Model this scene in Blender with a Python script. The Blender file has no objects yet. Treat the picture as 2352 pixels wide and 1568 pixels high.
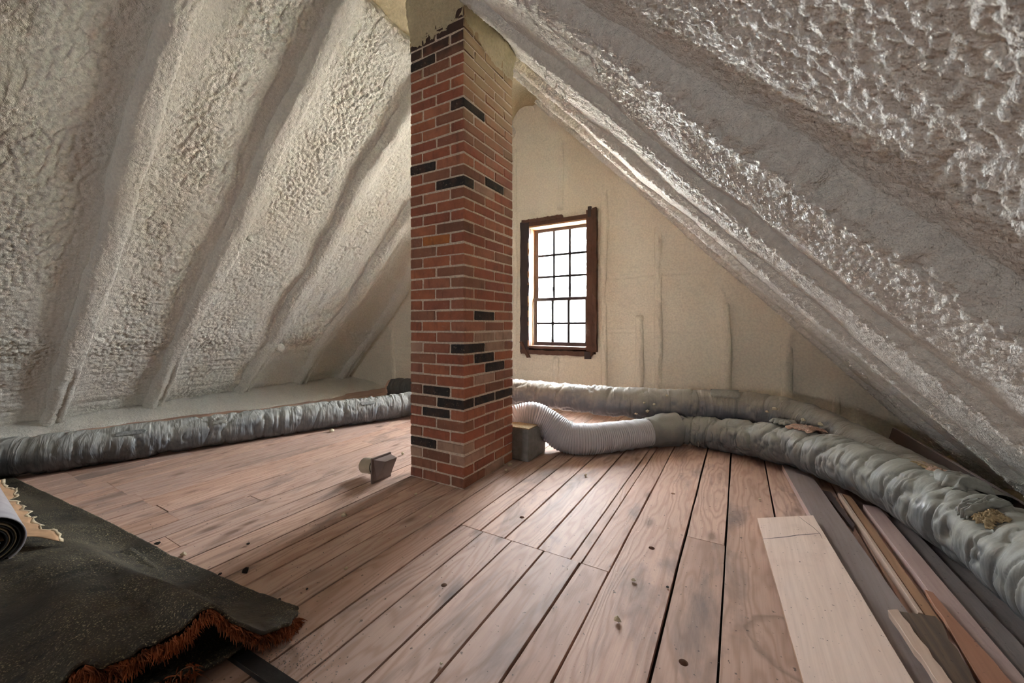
import bpy, bmesh, math, random
import numpy as np
from mathutils import Vector, Matrix

# ------------------------------------------------------------------ camera, sky, light, exposure
sc = bpy.context.scene
C = sc.collection
W_PX, H_PX, F_PX, HORIZON = 2352, 1568, 900.0, 745.0
CAM_Z = 1.02
TH = math.atan(521.0 / F_PX)          # the plank direction (+Y) lies this far right of the view axis
cam_d = bpy.data.cameras.new('camera')
cam = bpy.data.objects.new('camera', cam_d)
C.objects.link(cam)
cam.location = (0, 0, CAM_Z)
cam.rotation_euler = (math.radians(90), 0, TH)
cam_d.sensor_width = 36.0
cam_d.lens = F_PX / W_PX * 36.0
cam_d.shift_y = -(H_PX / 2 - HORIZON) / W_PX
cam_d.clip_start = 0.02
cam_d.dof.use_dof = True
cam_d.dof.focus_distance = 2.6
cam_d.dof.aperture_fstop = 7.0
sc.camera = cam

sc.view_settings.view_transform = 'Standard'
sc.view_settings.look = 'None'
sc.view_settings.gamma = 1.0
sc.view_settings.use_curve_mapping = False
sc.view_settings.exposure = 7.22

world = bpy.data.worlds.new('overcast_sky')
sc.world = world
world.use_nodes = True
wn = world.node_tree.nodes
wn['Background'].inputs[0].default_value = (0.93, 0.965, 1.0, 1)
wn['Background'].inputs[1].default_value = 1.0
sc.cycles.max_bounces = 8
sc.cycles.diffuse_bounces = 4
sc.cycles.adaptive_threshold = 0.03
sc.cycles.transparent_max_bounces = 8
sc.cycles.sample_clamp_indirect = 6.0
sc.cycles.caustics_reflective = False
sc.cycles.caustics_refractive = False

sun_d = bpy.data.lights.new('hazy_sun', 'SUN')
sun_d.energy = 0.11
sun_d.angle = math.radians(4)
sun_d.color = (1.0, 0.95, 0.88)
sun = bpy.data.objects.new('hazy_sun', sun_d)
sun.rotation_euler = Vector((0.17, -1.0, -1.28)).to_track_quat('-Z', 'Y').to_euler()
C.objects.link(sun)

YG = 4.45            # gable wall with the window
YB = -4.2            # gable wall behind the camera
WX0, WX1, WZ0, WZ1 = -2.309, -1.549, 0.74, 2.265     # front window opening
BACK_FILL_WINDOWS = [(-2.44, -2.0, 1.0, 1.54)]  # unseen window behind the camera, added and sized for fill light

def portal(x0, x1, z0, z1, y, rx):
    l = bpy.data.lights.new('window_portal', 'AREA')
    l.shape = 'RECTANGLE'
    l.size = x1 - x0
    l.size_y = z1 - z0
    l.cycles.is_portal = True
    o = bpy.data.objects.new('window_portal', l)
    o.location = ((x0 + x1) / 2, y, (z0 + z1) / 2)
    o.rotation_euler = (math.radians(rx), 0, 0)
    C.objects.link(o)
portal(WX0, WX1, WZ0, WZ1, YG + 0.30, -90)
for b in BACK_FILL_WINDOWS:
    portal(*b, YB - 0.05, 90)

# ------------------------------------------------------------------ helpers
rnd = random.Random(7)
RX, RZ, K = -2.22, 3.88, 1.064          # ridge line and roof slope
ALPHA = math.atan(K)
SA, CA = math.sin(ALPHA), math.cos(ALPHA)

def sstep(a, b, x):
    t = np.clip((x - a) / (b - a), 0, 1)
    return t * t * (3 - 2 * t)

_tabs = {}
def _tab(seed):
    if seed not in _tabs:
        _tabs[seed] = np.random.RandomState(seed).rand(256, 256).astype(np.float32)
    return _tabs[seed]

def vnoise(u, v, seed=0):
    """smooth value noise in -1..1"""
    T = _tab(seed)
    iu = np.floor(u).astype(np.int64); iv = np.floor(v).astype(np.int64)
    fu = u - iu; fv = v - iv
    fu = fu * fu * fu * (fu * (fu * 6 - 15) + 10)
    fv = fv * fv * fv * (fv * (fv * 6 - 15) + 10)
    a = T[iu & 255, iv & 255]; b = T[(iu + 1) & 255, iv & 255]
    c = T[iu & 255, (iv + 1) & 255]; d = T[(iu + 1) & 255, (iv + 1) & 255]
    return ((a * (1 - fu) + b * fu) * (1 - fv) + (c * (1 - fu) + d * fu) * fv) * 2 - 1

def fbm(u, v, seed=0, octs=4, gain=0.5):
    r = 0; a = 1.0; tot = 0
    for i in range(octs):
        r = r + a * vnoise(u * 2 ** i + 17.3 * i, v * 2 ** i + 5.1 * i, seed + i)
        tot += a; a *= gain
    return r / tot

def worley(u, v, seed=0):
    """distance to the nearest jittered point, 0..~1"""
    A = _tab(seed + 500); B = _tab(seed + 501)
    iu = np.floor(u).astype(np.int64); iv = np.floor(v).astype(np.int64)
    best = np.full(np.shape(u), 9.0, dtype=np.float32)
    for du in (-1, 0, 1):
        for dv in (-1, 0, 1):
            cu = iu + du; cv = iv + dv
            pu = cu + A[cu & 255, cv & 255]; pv = cv + B[cu & 255, cv & 255]
            best = np.minimum(best, (u - pu) ** 2 + (v - pv) ** 2)
    return np.sqrt(best)

def put(me, name, mat, parent=None, smooth=True):
    if mat is not None:
        me.materials.append(mat)
    o = bpy.data.objects.new(name, me)
    C.objects.link(o)
    if parent is not None:
        o.parent = parent
    if smooth:
        me.polygons.foreach_set('use_smooth', np.ones(len(me.polygons), dtype=bool))
    return o

def grid_mesh(name, P, mask=None, wrap_v=False, flip=False, uv=None):
    """P: (n, m, 3) array of points -> quad mesh; mask (n-1, m-1) keeps quads"""
    n, m = P.shape[:2]
    idx = np.arange(n * m).reshape(n, m)
    if wrap_v:
        idx2 = np.concatenate([idx, idx[:, :1]], axis=1)
    else:
        idx2 = idx
    q = np.stack([idx2[:-1, :-1], idx2[1:, :-1], idx2[1:, 1:], idx2[:-1, 1:]], axis=-1)
    if flip:
        q = q[..., ::-1]
    if mask is not None:
        q = q[mask]
    q = np.ascontiguousarray(q.reshape(-1, 4))
    me = bpy.data.meshes.new(name)
    me.vertices.add(n * m)
    me.vertices.foreach_set('co', np.ascontiguousarray(P.reshape(-1, 3), dtype=np.float32).ravel())
    me.loops.add(q.size)
    me.loops.foreach_set('vertex_index', q.ravel().astype(np.int32))
    me.polygons.add(len(q))
    me.polygons.foreach_set('loop_start', np.arange(0, q.size, 4, dtype=np.int32))
    me.update(calc_edges=True)
    if uv is not None:
        lay = me.uv_layers.new(name='UVMap')
        lay.data.foreach_set('uv', np.ascontiguousarray(uv.reshape(-1, 2)[q.ravel()], dtype=np.float32).ravel())
    return me

def bm_mesh(bm, name):
    me = bpy.data.meshes.new(name)
    bm.normal_update()
    bm.to_mesh(me)
    bm.free()
    return me

def box_bm(x0, x1, y0, y1, z0, z1, bevel=0.0, jitter=0.0, r=rnd, seg=1):
    bm = bmesh.new()
    bmesh.ops.create_cube(bm, size=1)
    for v in bm.verts:
        v.co = Vector(((x0 if v.co.x < 0 else x1), (y0 if v.co.y < 0 else y1), (z0 if v.co.z < 0 else z1)))
    if bevel:
        bmesh.ops.bevel(bm, geom=list(bm.edges), offset=bevel, segments=seg, profile=0.6, affect='EDGES')
    if jitter:
        for v in bm.verts:
            v.co += Vector((r.uniform(-1, 1), r.uniform(-1, 1), r.uniform(-1, 1))) * jitter
    return bm

def box(name, x0, x1, y0, y1, z0, z1, mat, parent=None, bevel=0.0, jitter=0.0):
    return put(bm_mesh(box_bm(x0, x1, y0, y1, z0, z1, bevel, jitter), name), name, mat, parent, smooth=False)

def empty(name, loc=(0, 0, 0), kind=None, label=None, cat=None, group=None):
    o = bpy.data.objects.new(name, None)
    o.empty_display_size = 0.05
    o.location = loc
    C.objects.link(o)
    tag(o, label, cat, group, kind)
    return o

def tag(o, label=None, cat=None, group=None, kind=None):
    if label: o['label'] = label
    if cat: o['category'] = cat
    if group: o['group'] = group
    if kind: o['kind'] = kind
    return o

def keep(o, parent):
    """parent o (built in world coordinates) to a parent that stands away from the origin"""
    o.parent = parent
    o.matrix_parent_inverse = Matrix.Translation(parent.location).inverted()
    return o

# ------------------------------------------------------------------ materials
class NT:
    def __init__(self, name):
        self.m = bpy.data.materials.new(name)
        self.m.use_nodes = True
        self.t = self.m.node_tree
        self.b = self.t.nodes['Principled BSDF']
        self.out = self.t.nodes['Material Output']
    def n(self, typ, **kw):
        nd = self.t.nodes.new(typ)
        for k, v in kw.items():
            if k.startswith('i_'):
                key = k[2:]
                nd.inputs[int(key) if key.isdigit() else key].default_value = v
            else:
                setattr(nd, k, v)
        return nd
    def l(self, a, b):
        self.t.links.new(a, b)
    def coords(self, kind='Object'):
        return self.n('ShaderNodeTexCoord').outputs[kind]
    def mapping(self, vec, scale=(1, 1, 1), loc=(0, 0, 0), rot=(0, 0, 0)):
        mp = self.n('ShaderNodeMapping')
        mp.inputs['Scale'].default_value = scale
        mp.inputs['Location'].default_value = loc
        mp.inputs['Rotation'].default_value = rot
        self.l(vec, mp.inputs['Vector'])
        return mp.outputs[0]
    def noise(self, vec, scale, detail=4, rough=0.55, dist=0.0):
        nd = self.n('ShaderNodeTexNoise')
        nd.inputs['Scale'].default_value = scale
        nd.inputs['Detail'].default_value = detail
        nd.inputs['Roughness'].default_value = rough
        nd.inputs['Distortion'].default_value = dist
        self.l(vec, nd.inputs['Vector'])
        return nd.outputs['Fac']
    def ramp(self, fac, stops, interp='LINEAR'):
        nd = self.n('ShaderNodeValToRGB')
        nd.color_ramp.interpolation = interp
        e = nd.color_ramp.elements
        while len(e) < len(stops):
            e.new(0.5)
        for el, (p, c) in zip(e, stops):
            el.position = p
            el.color = (*c, 1) if len(c) == 3 else c
        self.l(fac, nd.inputs[0])
        return nd.outputs[0]
    def mix(self, fac, a, b, mode='MIX'):
        nd = self.n('ShaderNodeMix', data_type='RGBA', blend_type=mode)
        for s, v in ((0, fac), (6, a), (7, b)):
            if isinstance(v, (int, float)):
                nd.inputs[s].default_value = v
            elif isinstance(v, tuple):
                nd.inputs[s].default_value = (*v, 1)
            else:
                self.l(v, nd.inputs[s])
        return nd.outputs[2]
    def math(self, op, a, b=0.0, c=None):
        nd = self.n('ShaderNodeMath', operation=op)
        for i, v in enumerate((a, b) if c is None else (a, b, c)):
            if isinstance(v, (int, float)):
                nd.inputs[i].default_value = v
            else:
                self.l(v, nd.inputs[i])
        return nd.outputs[0]
    def bump(self, h, strength=0.3, dist=0.01, prev=None):
        nd = self.n('ShaderNodeBump')
        nd.inputs['Strength'].default_value = strength
        nd.inputs['Distance'].default_value = dist
        self.l(h, nd.inputs['Height'])
        if prev is not None:
            self.l(prev, nd.inputs['Normal'])
        return nd.outputs[0]
    def done(self, col=None, rough=0.6, normal=None, metallic=0.0, spec=0.5):
        if col is not None:
            if isinstance(col, tuple): self.b.inputs['Base Color'].default_value = (*col, 1)
            else: self.l(col, self.b.inputs['Base Color'])
        if isinstance(rough, (int, float)): self.b.inputs['Roughness'].default_value = rough
        else: self.l(rough, self.b.inputs['Roughness'])
        if normal is not None: self.l(normal, self.b.inputs['Normal'])
        self.b.inputs['Metallic'].default_value = metallic
        self.b.inputs['Specular IOR Level'].default_value = spec
        return self.m

def mat_foam(name, c0, c1, fine=0.5, rough=0.5, spec=0.35):
    t = NT(name)
    co = t.coords()
    big = t.noise(co, 2.2, 4)
    col = t.mix(big, c0, c1)
    sp = t.noise(co, 55, 3)
    col = t.mix(t.ramp(sp, [(0.35, (0.86, 0.86, 0.86)), (0.62, (1, 1, 1))]), (0, 0, 0), col)
    b1 = t.bump(t.noise(co, 48, 4, 0.65), fine, 0.022)
    b2 = t.bump(t.noise(co, 190, 2, 0.6), fine * 0.7, 0.005, b1)
    return t.done(col, rough, b2, spec=spec)

M = {}
M['foam'] = mat_foam('spray_foam', (0.85, 0.82, 0.745), (0.78, 0.75, 0.67), 0.85)
M['foam_right'] = mat_foam('spray_foam_glossy', (0.90, 0.87, 0.81), (0.84, 0.81, 0.75), 0.8, 0.48, 0.45)
M['foam_gable'] = mat_foam('spray_foam_gable', (0.84, 0.78, 0.655), (0.78, 0.72, 0.595), 0.35)
M['foam_collar'] = mat_foam('spray_foam_collar', (0.66, 0.56, 0.36), (0.56, 0.47, 0.31), 0.6)
M['foam_yellow'] = mat_foam('spray_foam_yellowed', (0.62, 0.53, 0.34), (0.55, 0.46, 0.30), 0.45)

def mat_wood_floor():
    t = NT('old_pine_plank')
    co = t.coords()
    oi = t.n('ShaderNodeObjectInfo')
    rnd_v = oi.outputs['Random']
    off = t.n('ShaderNodeCombineXYZ')
    t.l(t.math('MULTIPLY', rnd_v, 37.0), off.inputs[0])
    t.l(t.math('MULTIPLY', rnd_v, 91.0), off.inputs[1])
    add = t.n('ShaderNodeVectorMath', operation='ADD')
    t.l(co, add.inputs[0]); t.l(off.outputs[0], add.inputs[1])
    v = add.outputs[0]
    # growth rings cut lengthwise: distorted stretched bands
    warp = t.noise(t.mapping(v, (5.5, 0.9, 5)), 1.0, 3, 0.5)
    ringsc = t.mapping(v, (1, 0.05, 1))
    sx = t.n('ShaderNodeSeparateXYZ'); t.l(v, sx.inputs[0])
    ph = t.math('ADD', t.math('MULTIPLY', sx.outputs[0], 22.0), t.math('MULTIPLY', warp, 13.0))
    ring = t.math('MULTIPLY_ADD', t.math('SINE', t.math('MULTIPLY', ph, 6.0)), 0.5, 0.5)
    ring = t.math('POWER', ring, 2.0)
    fine = t.noise(t.mapping(v, (160, 5, 30)), 1.0, 3, 0.6)
    tone = t.noise(t.mapping(v, (7, 0.8, 3)), 1.0, 4, 0.6)
    base = t.ramp(t.math('MULTIPLY_ADD', rnd_v, 0.75, t.math('MULTIPLY', tone, 0.35)),
                  [(0.05, (0.44, 0.27, 0.20)), (0.3, (0.60, 0.385, 0.295)), (0.5, (0.66, 0.44, 0.345)), (0.7, (0.52, 0.365, 0.305)), (0.95, (0.60, 0.40, 0.32))])
    col = t.mix(t.math('MULTIPLY', ring, 0.42), base, (0.29, 0.15, 0.09))
    col = t.mix(t.math('MULTIPLY', t.ramp(fine, [(0.45, (0, 0, 0)), (0.75, (1, 1, 1))]), 0.28), col, (0.25, 0.15, 0.11))
    # knots
    vor = t.n('ShaderNodeTexVoronoi'); vor.inputs['Scale'].default_value = 1.0
    t.l(t.mapping(v, (6.0, 2.6, 1)), vor.inputs['Vector'])
    knot = t.ramp(vor.outputs['Distance'], [(0.06, (1, 1, 1)), (0.11, (0.45, 0.45, 0.45)), (0.19, (0, 0, 0))])
    col = t.mix(t.math('MULTIPLY', knot, 0.72), col, (0.13, 0.065, 0.045))
    # grey-black stains and dust
    st = t.noise(t.mapping(v, (4.5, 1.3, 3)), 1.0, 6, 0.65, 0.6)
    col = t.mix(t.math('MULTIPLY', t.ramp(st, [(0.53, (0, 0, 0)), (0.70, (1, 1, 1))]), 0.72), col, (0.12, 0.095, 0.09))
    grime = t.noise(co, 0.9, 5, 0.6)
    col = t.mix(t.math('MULTIPLY', t.ramp(grime, [(0.45, (0, 0, 0)), (0.7, (1, 1, 1))]), 0.35), col, (0.23, 0.17, 0.13))
    # water mark rings
    wv = t.n('ShaderNodeTexVoronoi'); wv.inputs['Scale'].default_value = 1.0
    wo = t.n('ShaderNodeVectorMath', operation='ADD')
    wn_ = t.n('ShaderNodeTexNoise'); wn_.inputs['Scale'].default_value = 9.0; t.l(co, wn_.inputs['Vector'])
    sc_ = t.n('ShaderNodeVectorMath', operation='SCALE'); sc_.inputs['Scale'].default_value = 0.12; t.l(wn_.outputs['Color'], sc_.inputs[0])
    t.l(co, wo.inputs[0]); t.l(sc_.outputs[0], wo.inputs[1])
    t.l(t.mapping(wo.outputs[0], (1.25, 1.25, 0.1), (0.1, 0.32, 0)), wv.inputs['Vector'])
    wr = t.ramp(wv.outputs['Distance'], [(0.17, (0, 0, 0)), (0.195, (1, 1, 1)), (0.205, (0, 0, 0))])
    col = t.mix(t.math('MULTIPLY', wr, 0.55), col, (0.16, 0.10, 0.07))
    # specks of dirt
    spk = t.noise(co, 60, 2, 0.5)
    col = t.mix(t.math('MULTIPLY', t.ramp(spk, [(0.685, (0, 0, 0)), (0.73, (1, 1, 1))]), 0.8), col, (0.05, 0.035, 0.03))
    h = t.math('ADD', t.math('MULTIPLY', fine, 0.7), t.math('MULTIPLY', ring, 0.4))
    nb = t.bump(h, 0.25, 0.003)
    return t.done(col, 0.62, nb, spec=0.3)
M['plank'] = mat_wood_floor()

def mat_wood(name, c0, c1, c2, rot=(0, 0, 0), spec=0.25, specks=True, stain=0.4):
    t = NT(name)
    co = t.coords('Object')
    v = t.mapping(co, (1, 1, 1), (rnd.uniform(0, 9), rnd.uniform(0, 9), 0), rot)
    warp = t.noise(t.mapping(v, (5, 0.8, 5)), 1.0, 3)
    sx = t.n('ShaderNodeSeparateXYZ'); t.l(v, sx.inputs[0])
    ph = t.math('ADD', t.math('MULTIPLY', sx.outputs[0], 38.0), t.math('MULTIPLY', warp, 11.0))
    ring = t.math('MULTIPLY_ADD', t.math('SINE', t.math('MULTIPLY', ph, 5.0)), 0.5, 0.5)
    tone = t.noise(t.mapping(v, (9, 1.1, 9)), 1.0, 5, 0.6)
    fine = t.noise(t.mapping(v, (150, 4, 150)), 1.0, 3, 0.6)
    col = t.ramp(tone, [(0.3, c0), (0.7, c1)])
    col = t.mix(t.math('MULTIPLY', ring, 0.13), col, c2)
    col = t.mix(t.math('MULTIPLY', t.ramp(fine, [(0.45, (0, 0, 0)), (0.75, (1, 1, 1))]), 0.25), col, c2)
    st = t.noise(v, 3.5, 5, 0.6)
    col = t.mix(t.math('MULTIPLY', t.ramp(st, [(0.58, (0, 0, 0)), (0.75, (1, 1, 1))]), stain), col, c2)
    if specks:
        spk = t.noise(co, 85, 2)
        col = t.mix(t.math('MULTIPLY', t.ramp(spk, [(0.70, (0, 0, 0)), (0.74, (1, 1, 1))]), 0.8), col, (0.05, 0.035, 0.03))
    return t.done(col, 0.65, t.bump(fine, 0.25, 0.002), spec=spec)

M['pale_board'] = mat_wood('pale_pine_board', (0.70, 0.53, 0.44), (0.76, 0.59, 0.49), (0.45, 0.30, 0.235))
M['grey_board'] = mat_wood('weathered_grey_board', (0.27, 0.215, 0.20), (0.34, 0.27, 0.25), (0.15, 0.11, 0.10))
M['grey_purple_board'] = mat_wood('grey_purple_wood', (0.33, 0.26, 0.245), (0.42, 0.33, 0.31), (0.20, 0.15, 0.14))
M['orange_board'] = mat_wood('orange_lath', (0.42, 0.24, 0.14), (0.34, 0.19, 0.11), (0.17, 0.085, 0.05))
M['red_board'] = mat_wood('fresh_split_wood', (0.44, 0.22, 0.14), (0.36, 0.17, 0.10), (0.20, 0.08, 0.05))
M['pink_board'] = mat_wood('pinkish_board', (0.50, 0.365, 0.33), (0.44, 0.31, 0.28), (0.30, 0.19, 0.17))
M['dark_board'] = mat_wood('dark_board', (0.12, 0.085, 0.075), (0.09, 0.065, 0.06), (0.05, 0.035, 0.03))
M['dusty_dark'] = mat_wood('dust_covered_boards', (0.20, 0.165, 0.155), (0.26, 0.215, 0.20), (0.10, 0.08, 0.075), stain=0.6)
M['end_grain'] = mat_wood('raw_edge_wood', (0.62, 0.46, 0.37), (0.55, 0.40, 0.31), (0.35, 0.22, 0.16), specks=False)
M['casing'] = mat_wood('old_brown_casing', (0.115, 0.06, 0.042), (0.15, 0.075, 0.05), (0.045, 0.027, 0.022), rot=(math.radians(90), 0, 0), stain=0.7)
M['casing_dark'] = mat_wood('dark_stained_casing', (0.055, 0.042, 0.045), (0.075, 0.052, 0.05), (0.022, 0.018, 0.022), rot=(math.radians(90), 0, 0), stain=0.7)
M['jamb'] = mat_wood('bare_wood_jamb', (0.46, 0.25, 0.13), (0.38, 0.20, 0.10), (0.22, 0.11, 0.06), specks=False, stain=0.1)
M['bark'] = mat_wood('bark', (0.20, 0.14, 0.10), (0.07, 0.055, 0.05), (0.40, 0.25, 0.15), stain=0.8)

def mat_brick(name, stops, coat=True):
    t = NT(name)
    co = t.coords()
    geo = t.n('ShaderNodeNewGeometry').outputs['Position']
    oi = t.n('ShaderNodeObjectInfo').outputs['Random']
    col = t.ramp(oi, stops)
    blotch = t.noise(geo, 14, 5, 0.6)
    col = t.mix(t.math('MULTIPLY', t.ramp(blotch, [(0.42, (0, 0, 0)), (0.72, (1, 1, 1))]), 0.45), col, (0.135, 0.065, 0.045))
    sp = t.noise(geo, 75, 3)
    col = t.mix(t.math('MULTIPLY', t.ramp(sp, [(0.62, (0, 0, 0)), (0.72, (1, 1, 1))]), 0.35), col, (0.42, 0.30, 0.23))
    st2 = t.noise(t.mapping(geo, (30, 30, 6)), 1.0, 4)
    col = t.mix(t.math('MULTIPLY', t.ramp(st2, [(0.56, (0, 0, 0)), (0.68, (1, 1, 1))]), 0.30), col, (0.06, 0.04, 0.035))
    if coat:
        # cream overspray on the flue side near the roof; soot under the foam collar
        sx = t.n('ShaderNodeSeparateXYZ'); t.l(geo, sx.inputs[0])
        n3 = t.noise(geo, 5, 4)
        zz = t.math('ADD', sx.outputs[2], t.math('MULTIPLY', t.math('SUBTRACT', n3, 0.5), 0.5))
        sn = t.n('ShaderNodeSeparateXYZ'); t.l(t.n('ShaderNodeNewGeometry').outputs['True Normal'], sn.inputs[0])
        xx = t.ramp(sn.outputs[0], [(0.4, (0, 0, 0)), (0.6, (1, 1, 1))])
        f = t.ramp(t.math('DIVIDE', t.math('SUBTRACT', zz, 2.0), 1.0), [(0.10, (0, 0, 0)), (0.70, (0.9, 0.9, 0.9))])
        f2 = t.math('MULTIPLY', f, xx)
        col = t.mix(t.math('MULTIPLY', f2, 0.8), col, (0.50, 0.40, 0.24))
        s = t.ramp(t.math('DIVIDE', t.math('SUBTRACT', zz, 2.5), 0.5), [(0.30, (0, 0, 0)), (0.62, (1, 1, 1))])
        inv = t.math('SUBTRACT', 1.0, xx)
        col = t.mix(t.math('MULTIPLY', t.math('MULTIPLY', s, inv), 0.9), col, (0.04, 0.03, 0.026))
    nb = t.bump(t.noise(geo, 60, 4, 0.65), 0.45, 0.006)
    return t.done(col, 0.72, nb, spec=0.3)
M['brick'] = mat_brick('red_brick', [(0.0, (0.39, 0.125, 0.068)), (0.22, (0.30, 0.095, 0.058)), (0.45, (0.43, 0.15, 0.075)),
                                     (0.62, (0.32, 0.13, 0.085)), (0.78, (0.46, 0.175, 0.095)), (0.9, (0.25, 0.10, 0.07)), (1.0, (0.37, 0.12, 0.07))])
M['brick_brown'] = mat_brick('brown_brick', [(0.0, (0.27, 0.11, 0.066)), (0.5, (0.31, 0.14, 0.085)), (1.0, (0.19, 0.085, 0.055))])
M['brick_black'] = mat_brick('black_glazed_brick', [(0.0, (0.014, 0.015, 0.015)), (1.0, (0.03, 0.028, 0.026))], coat=False)
M['brick_buff'] = mat_brick('mortar_smeared_brick', [(0.0, (0.44, 0.265, 0.19)), (0.5, (0.38, 0.24, 0.17)), (1.0, (0.47, 0.30, 0.215))])
M['brick_orange'] = mat_brick('orange_brick', [(0.0, (0.46, 0.16, 0.045)), (1.0, (0.46, 0.16, 0.045))], coat=False)

def mat_simple(name, col, rough=0.6, spec=0.4, metallic=0.0, nscale=40, nstr=0.25, var=0.2, ndist=0.004, detail=4):
    t = NT(name)
    co = t.coords()
    n = t.noise(co, nscale, detail, 0.6)
    dark = tuple(c * (1 - var) for c in col)
    lite = tuple(min(1, c * (1 + var * 0.6)) for c in col)
    c = t.ramp(n, [(0.3, dark), (0.7, lite)])
    return t.done(c, rough, t.bump(n, nstr, ndist), metallic, spec)
M['mortar'] = mat_simple('lime_mortar', (0.66, 0.54, 0.43), 0.85, 0.2, nscale=70, nstr=0.8, var=0.3)
M['subfloor'] = mat_simple('dark_under_floor', (0.05, 0.033, 0.025), 0.9, 0.1)
M['dark_void'] = mat_simple('dark_hollow', (0.02, 0.016, 0.014), 0.9, 0.1)
M['outer_shell'] = mat_simple('roof_boards', (0.20, 0.14, 0.10), 0.9, 0.1)

def mat_duct(name, c_dust, c_film, dust=0.75, rough=0.36, crease=0.32):
    t = NT(name)
    co = t.coords()
    geo = t.n('ShaderNodeNewGeometry')
    sn = t.n('ShaderNodeSeparateXYZ'); t.l(geo.outputs['Normal'], sn.inputs[0])
    n1 = t.noise(co, 7, 5, 0.6)
    n2 = t.noise(co, 120, 2, 0.6)
    uv = t.n('ShaderNodeUVMap').outputs[0]
    cr1 = t.noise(t.mapping(uv, (20, 3.2, 1)), 1.0, 3, 0.5, 0.8)
    cr2 = t.noise(t.mapping(uv, (60, 9, 1)), 1.0, 2, 0.5, 0.5)
    up = t.math('MULTIPLY_ADD', sn.outputs[2], 0.55, t.math('ADD', 0.12, t.math('MULTIPLY', t.math('SUBTRACT', n1, 0.5), 1.1)))
    f = t.ramp(up, [(0.0, (0, 0, 0)), (0.45, (1, 1, 1))])
    f = t.math('MULTIPLY', f, dust)
    dcol = t.mix(n2, tuple(c * 0.8 for c in c_dust), tuple(min(1, c * 1.15) for c in c_dust))
    col = t.mix(f, c_film, dcol)
    ro = t.math('MULTIPLY_ADD', f, 0.45, rough)
    rid = t.math('ABSOLUTE', t.math('SUBTRACT', cr1, 0.5))
    nb = t.bump(t.ramp(rid, [(0.0, (0, 0, 0)), (0.10, (1, 1, 1))]), crease, 0.009)
    nb = t.bump(cr2, crease * 0.35, 0.005, nb)
    nb = t.bump(n2, 0.15, 0.002, nb)
    return t.done(col, ro, nb, spec=0.5)
M['duct_grey'] = mat_duct('dusty_grey_duct_jacket', (0.36, 0.355, 0.32), (0.14, 0.15, 0.16))
M['duct_tan'] = mat_duct('dusty_tan_duct_jacket', (0.37, 0.33, 0.265), (0.15, 0.15, 0.165), 0.75, 0.28)
M['duct_big'] = mat_duct('dusty_thick_duct_jacket', (0.36, 0.345, 0.29), (0.18, 0.19, 0.195), 0.75, 0.28, 0.11)
M['duct_black'] = mat_duct('black_duct_jacket', (0.07, 0.065, 0.055), (0.025, 0.025, 0.025), 0.6, 0.4)
M['flex'] = mat_duct('ribbed_silver_flex', (0.50, 0.485, 0.48), (0.45, 0.45, 0.47), 0.6, 0.28, 0.15)
M['flap'] = mat_simple('torn_jacket_film', (0.27, 0.265, 0.235), 0.5, 0.4, nscale=60, nstr=0.2)
M['fiber_pink'] = mat_simple('pink_glass_fibre', (0.55, 0.36, 0.27), 0.9, 0.1, nscale=90, nstr=1.0, var=0.35, ndist=0.01)
M['fiber_tan'] = mat_simple('tan_glass_fibre', (0.44, 0.33, 0.19), 0.9, 0.1, nscale=90, nstr=1.0, var=0.4, ndist=0.01)
M['netting'] = mat_simple('scrim_netting', (0.62, 0.50, 0.42), 0.7, 0.2)
M['ink'] = mat_simple('faded_print', (0.21, 0.215, 0.205), 0.6, 0.3, nscale=70, var=0.5)
M['boot'] = mat_simple('boot_wrap', (0.20, 0.195, 0.18), 0.42, 0.5, nscale=25, nstr=0.5, var=0.3)
M['crumb'] = mat_simple('foam_crumb', (0.70, 0.60, 0.42), 0.7, 0.3, nscale=120, nstr=0.5)
M['dark_crumb'] = mat_simple('dark_crumb', (0.03, 0.024, 0.02), 0.8, 0.2, nscale=120, nstr=0.5)
M['grit'] = mat_simple('grey_grit', (0.22, 0.21, 0.20), 0.8, 0.2)
M['vent_brown'] = mat_simple('brown_vent_plastic', (0.21, 0.155, 0.135), 0.38, 0.5, nscale=12, nstr=0.05, var=0.12)
M['vent_tan'] = mat_simple('tan_vent_pipe', (0.42, 0.35, 0.25), 0.42, 0.5, nscale=12, nstr=0.05, var=0.12)
M['sash'] = mat_simple('dark_painted_sash', (0.055, 0.045, 0.048), 0.5, 0.4, nscale=30, nstr=0.15)
M['muntin'] = mat_simple('black_muntin', (0.014, 0.014, 0.014), 0.6, 0.3, nscale=30, nstr=0.15)
M['storm'] = mat_simple('storm_window_metal', (0.05, 0.08, 0.09), 0.5, 0.4)
M['roll_out'] = mat_simple('grey_underlay', (0.36, 0.335, 0.345), 0.6, 0.3, nscale=18, nstr=0.2, var=0.15)
M['roll_black'] = mat_simple('black_underlay', (0.02, 0.018, 0.018), 0.6, 0.3)
M['kraft'] = mat_simple('torn_kraft_paper', (0.38, 0.23, 0.13), 0.75, 0.2, nscale=16, nstr=0.3, var=0.3)
M['kraft_edge'] = mat_simple('pale_torn_edge', (0.58, 0.48, 0.33), 0.8, 0.2)
M['fringe'] = mat_simple('rust_carpet_pile', (0.25, 0.07, 0.025), 0.85, 0.15, nscale=28, nstr=0.5, var=0.85)
M['strip'] = mat_simple('black_edging', (0.016, 0.014, 0.013), 0.5, 0.3)
M['cobweb'] = mat_simple('cobweb', (0.75, 0.74, 0.72), 0.8, 0.2)
M['dimming_hill'] = mat_simple('dimming_hillside', (0.42, 0.40, 0.35), 0.95, 0.05, nscale=0.25, nstr=0.0, var=0.35)
M['ground'] = mat_simple('pale_ground', (0.55, 0.50, 0.42), 0.9, 0.1, nscale=0.4, nstr=0.0)

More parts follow.
